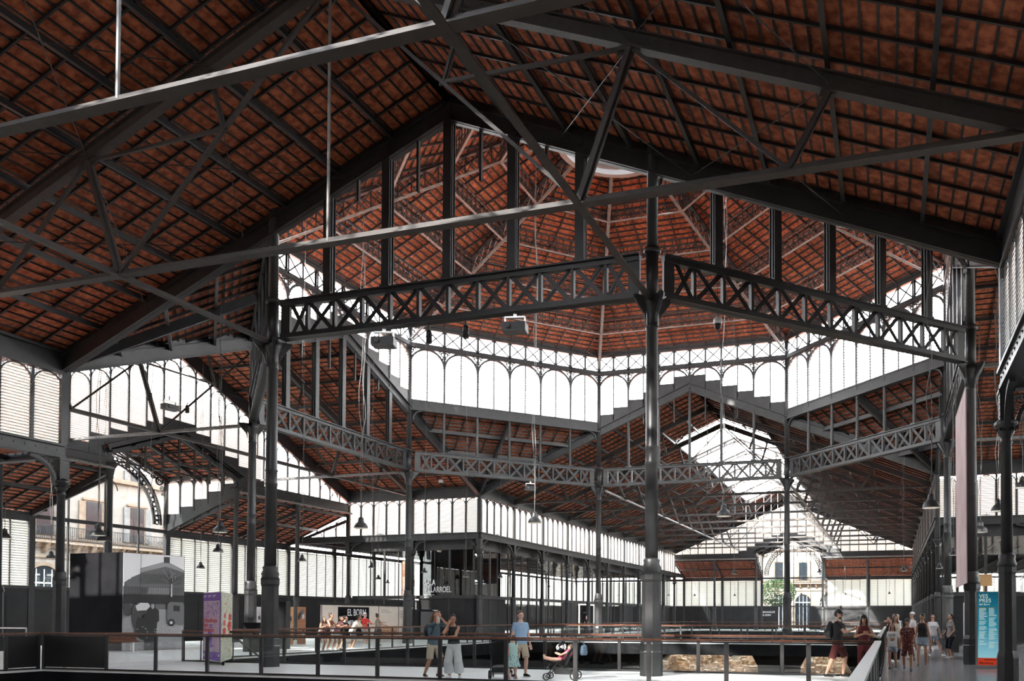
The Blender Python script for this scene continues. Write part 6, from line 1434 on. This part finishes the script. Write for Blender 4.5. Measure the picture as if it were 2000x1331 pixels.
# group leaning on the left railing
for (u, H_, lab, skn, hr, tp, bt, sh, dx, ln, f, ex) in (
    (634, 1.64, 'woman with long dark hair in floral top, leftmost of those leaning on the railing', 'tan', ('long', 'dark'), ('tank', floral), ('shorts', blackc), WHITE, 0, .5, -30, ()),
    (648, 1.80, 'tall woman in rust brown sleeveless top leaning on the railing', 'tan', ('bun', 'dark'), ('tank', brownc), ('shorts', blackc), WHITE, 0, .42, 0, ()),
    (662, 1.68, 'woman in pink top and white shorts leaning on the railing', 'tan', ('pony', 'dark'), ('tank', pinkc), ('shorts', white_c), WHITE, 0, .5, 0, ()),
    (674, 1.70, 'young man with curly hair in black T-shirt leaning on the railing', 'light', ('curly', 'dark'), ('tee', blackc), ('shorts', greyc), blackc, 0, .5, 5, ()),
    (694, 1.76, 'man in beige shirt and denim shorts, rightmost of those leaning on the railing', 'tan', ('short', 'dark'), ('shirt', creamc), ('bermuda', denl), WHITE, 0, .52, 20, ())):
    p = P2(u, 1270, x=-12.05)
    person((-12.22 - (.12 if u in (648, 674) else 0), p.y, 0), D(f), H_, lab, skn, hr, tp, bt, sh, lean=ln, crouch=.01, hands=[(-.06, -.55, 1.14 * 1.75 / H_, (1, -.1, -.1)), (.08, -.55, 1.14 * 1.75 / H_, (-1, -.1, -.1))], elbow=[(-.8, .2, -.7), (.8, .2, -.7)], feet=[(-.12, .12, 0, -.1), (.12, .06, 0, .1)], head=(.1, -.1), fem='woman' in lab, extra=ex, vox=.011)
p = P2(712, 1262, z=0); person((p.x, p.y, 0), D(-10), 1.80, 'man in bright red shirt and pale cap standing behind the leaning group', 'pink', ('bald', 'grey'), ('shirt', redc), ('bermuda', greyc), WHITE, hands=[(-.1, -.42, 1.2), (.2, -.4, 1.15)], extra=('whitecap', 'glasses'), vox=.011)
p = P2(736, 1262, z=0); person((p.x - .2, p.y + .35, 0), D(60), 1.74, 'woman in printed blouse and blue skirt with shoulder bag pointing to the right', 'tan', ('bun', 'dark'), ('tee', olive), ('skirt', denim), SANDAL, hands=[(-.2, -.35, 1.1), (.2, -.5, 1.25)], fem=True, extra=('bag',), vox=.011)
# seated visitor near the picture boards, and a guest far down the left arcade
p = P2(566, 1252, z=0); e_, _ = person((p.x, p.y, 0), D(-60), 1.68, 'person in pale pink top seated on a dark stool before the picture boards', 'pink', ('short', 'dark'), ('tee', pinkc), ('shorts', beige), WHITE, crouch=.40, hands=[(-.12, -.35, .66), (.12, -.35, .66)], feet=[(-.12, -.38, 0, 0), (.12, -.38, 0, 0)], vox=.012)
MBs = MB(); MBs.box(-.22, .22, -.2, .24, 0, .43); o = MBs.build('stool', BLACK, None, (p.x, p.y, 0), D(-60) + PI/2); tag(o, 'dark stool under the seated visitor in pink', 'stool')
person((-13.9, 33.0, 0), D(-40), 1.72, 'distant guest with auburn hair and dark top by the far left arcade', 'pink', ('long', 'red'), ('tee', blackc), ('pants', navy), WHITE, fem=True, vox=.014)

# ------------------------------------------------------------------ pushchairs
TYRE = C('black_rubber', (.01, .01, .01), .7); HUBM = mat('grey_wheel_hub', (.25, .25, .25), .4)
def pushchair(loc, rz, label, baby=False):
    e = empty('pushchair', loc, rz, label=label, cat='pushchair'); fb = blackc
    for x in (-.24, .24):
        for y, r in ((-.38, .09), (.32, .11)):
            for dx in ((-.025, .025) if y < 0 else (-.02, .02)):
                w = MB(); n = 20; w.arc((0, 0), r*.8, r, -.012, .012, 0, 2*PI, n); w.xf(Matrix.Translation((x + dx, y, r)) @ Matrix.Rotation(PI/2, 4, 'Z')); o = w.build('wheel', TYRE, e)
                h = MB(); h.arc((0, 0), 0.0, r*.3, -.013, .013, 0, 2*PI, 10)
                for k in range(5): a = 2*PI*k/5; h.bar((0, 0, 0), (r*.82*math.cos(a), 0, r*.82*math.sin(a)), .012, .012)
                h.xf(Matrix.Translation((x + dx, y, r)) @ Matrix.Rotation(PI/2, 4, 'Z')); h2 = h.build('wheel_hub', HUBM, o)
        f = MB(); f.tube((x, -.38, .12), (x*1.0, -.05, .5), .014, 8); f.tube((x, .32, .13), (x, -.1, .42), .014, 8); f.tube((x, -.05, .45), (x, .42, 1.0), .014, 8); f.tube((x, .42, 1.0), (x*.7, .5, 1.03), .016, 8); f.build('side_frame', IROND, e)
    f = MB(); f.tube((-.17, .5, 1.03), (.17, .5, 1.03), .02, 10); f.tube((-.24, .32, .13), (.24, .32, .13), .012, 8); f.tube((-.24, -.32, .17), (.24, -.32, .17), .012, 8); f.build('push_handle', GEAR, e)
    m = MB(); m.poly([(-.21, -.28, .45), (-.21, .02, .42), (-.21, .3, .95), (-.21, .34, .93), (-.21, .06, .36), (-.21, -.28, .40)], (.42, 0, 0)); m.build('seat', fb, e)
    m = MB(); 
    vs = []; n = 10
    for i in range(n + 1):
        a = -.15 + 1.75 * i / n
        for x, k in ((-.24, .92), (-.15, 1.0), (.15, 1.0), (.24, .92)): vs.append((x, .25 - .42*math.sin(a)*k*.9, .72 + .36*math.cos(a)*k))
    m.add(vs, [(i*4+j, i*4+j+1, i*4+j+5, i*4+j+4) for i in range(n) for j in range(3)]); o = m.build('canopy', fb, e, smooth=True); so = o.modifiers.new('s', 'SOLIDIFY'); so.thickness = .012
    m = MB(); m.poly([(-.2, -.25, .3), (-.2, .25, .28), (-.2, .18, .14), (-.2, -.18, .15)], (.4, 0, 0)); m.build('basket', g12, e)
    m = MB(); m.bar((-.2, -.28, .44), (-.15, -.42, .3), .03, .02); m.bar((.2, -.28, .44), (.15, -.42, .3), .03, .02); m.bar((-.17, -.43, .29), (.17, -.43, .29), .08, .03); m.build('footrest', GEAR, e)
    return e
p = P2(965, 1328, y=-17.0); e = pushchair((p.x + .18, p.y, 0), D(-158), 'black pushchair seen from behind left of the man in blue'); e.scale = (1.0, 1, 1)
p = P2(1100, 1329, y=-17.0); e = pushchair((p.x, p.y, 0), D(-78) + 0.0, 'black pushchair seen from the side with a small child lying in it')
BABYP = C('bright_pink_cotton', (.6, .08, .16))
b = MB(); V = Vector; cap_(b, (0, -.05, .52), (0, .14, .68), .075, .08); cap_(b, (-.05, -.06, .5), (-.07, -.3, .52), .05, .035); cap_(b, (.05, -.06, .5), (.07, -.3, .5), .05, .035); cap_(b, (-.07, -.3, .52), (-.08, -.47, .56), .034, .026); cap_(b, (.07, -.3, .5), (.08, -.47, .54), .034, .026)
for x in (-1, 1): cap_(b, (x*.08, .1, .68), (x*.14, -.05, .62), .03, .024); cap_(b, (x*.14, -.05, .62), (x*.09, -.16, .66), .024, .02); cap_(b, (x*.08, -.47, .55), (x*.08, -.49, .62), .022, .018); cap_(b, (x*.09, -.16, .66), (x*.07, -.2, .68), .02, .014)
ell(b, (0, .18, .82), .075, .085, .085); ell(b, (0, .1, .81), .012, .014, .012)
ch_e = empty('person', (p.x, p.y, 0), D(-78), label='small child in bright pink lying in the side-on pushchair', cat='person'); remesh(b, 'body', SK['pink'], ch_e, .009, 2)
t = MB(); cap_(t, (0, -.06, .52), (0, .14, .68), .09, .095); remesh(t, 'top', BABYP, ch_e, .01, 2); t = MB(); ell(t, (0, .21, .84), .082, .085, .088); t.build('hair', HB['brown'], ch_e, smooth=True)
for x in (-1, 1): t = MB(); ell(t, (x*.028, .098, .83), .01, .006, .007); t.build('eye', EYED, ch_e)
# blue bag on the handle
NVY = C('dusty_blue_fabric', (.10, .15, .22)); Qb = Matrix.Rotation(D(-78), 3, 'Z') @ Vector((0, .52, .62))
e = empty('changing_bag', (p.x + Qb.x, p.y + Qb.y, Qb.z), D(-78), label='dusty blue bag hanging from the handle of the side-on pushchair', cat='bag')
m = MB(); m.loft([((0, 0, 0), .2, .07, V((1,0,0)), V((0,1,0))), ((0, 0, .05), .22, .09, V((1,0,0)), V((0,1,0))), ((0, 0, .22), .2, .07, V((1,0,0)), V((0,1,0))), ((0, 0, .25), .19, .03, V((1,0,0)), V((0,1,0)))], 18); m.build('bag_body', NVY, e, smooth=True)
m = MB()
for x in (-.1, .1): m.tube((x, 0, .24), (x*.3, -.02, .42), .008, 6)
m.build('bag_handle', NVY, e)
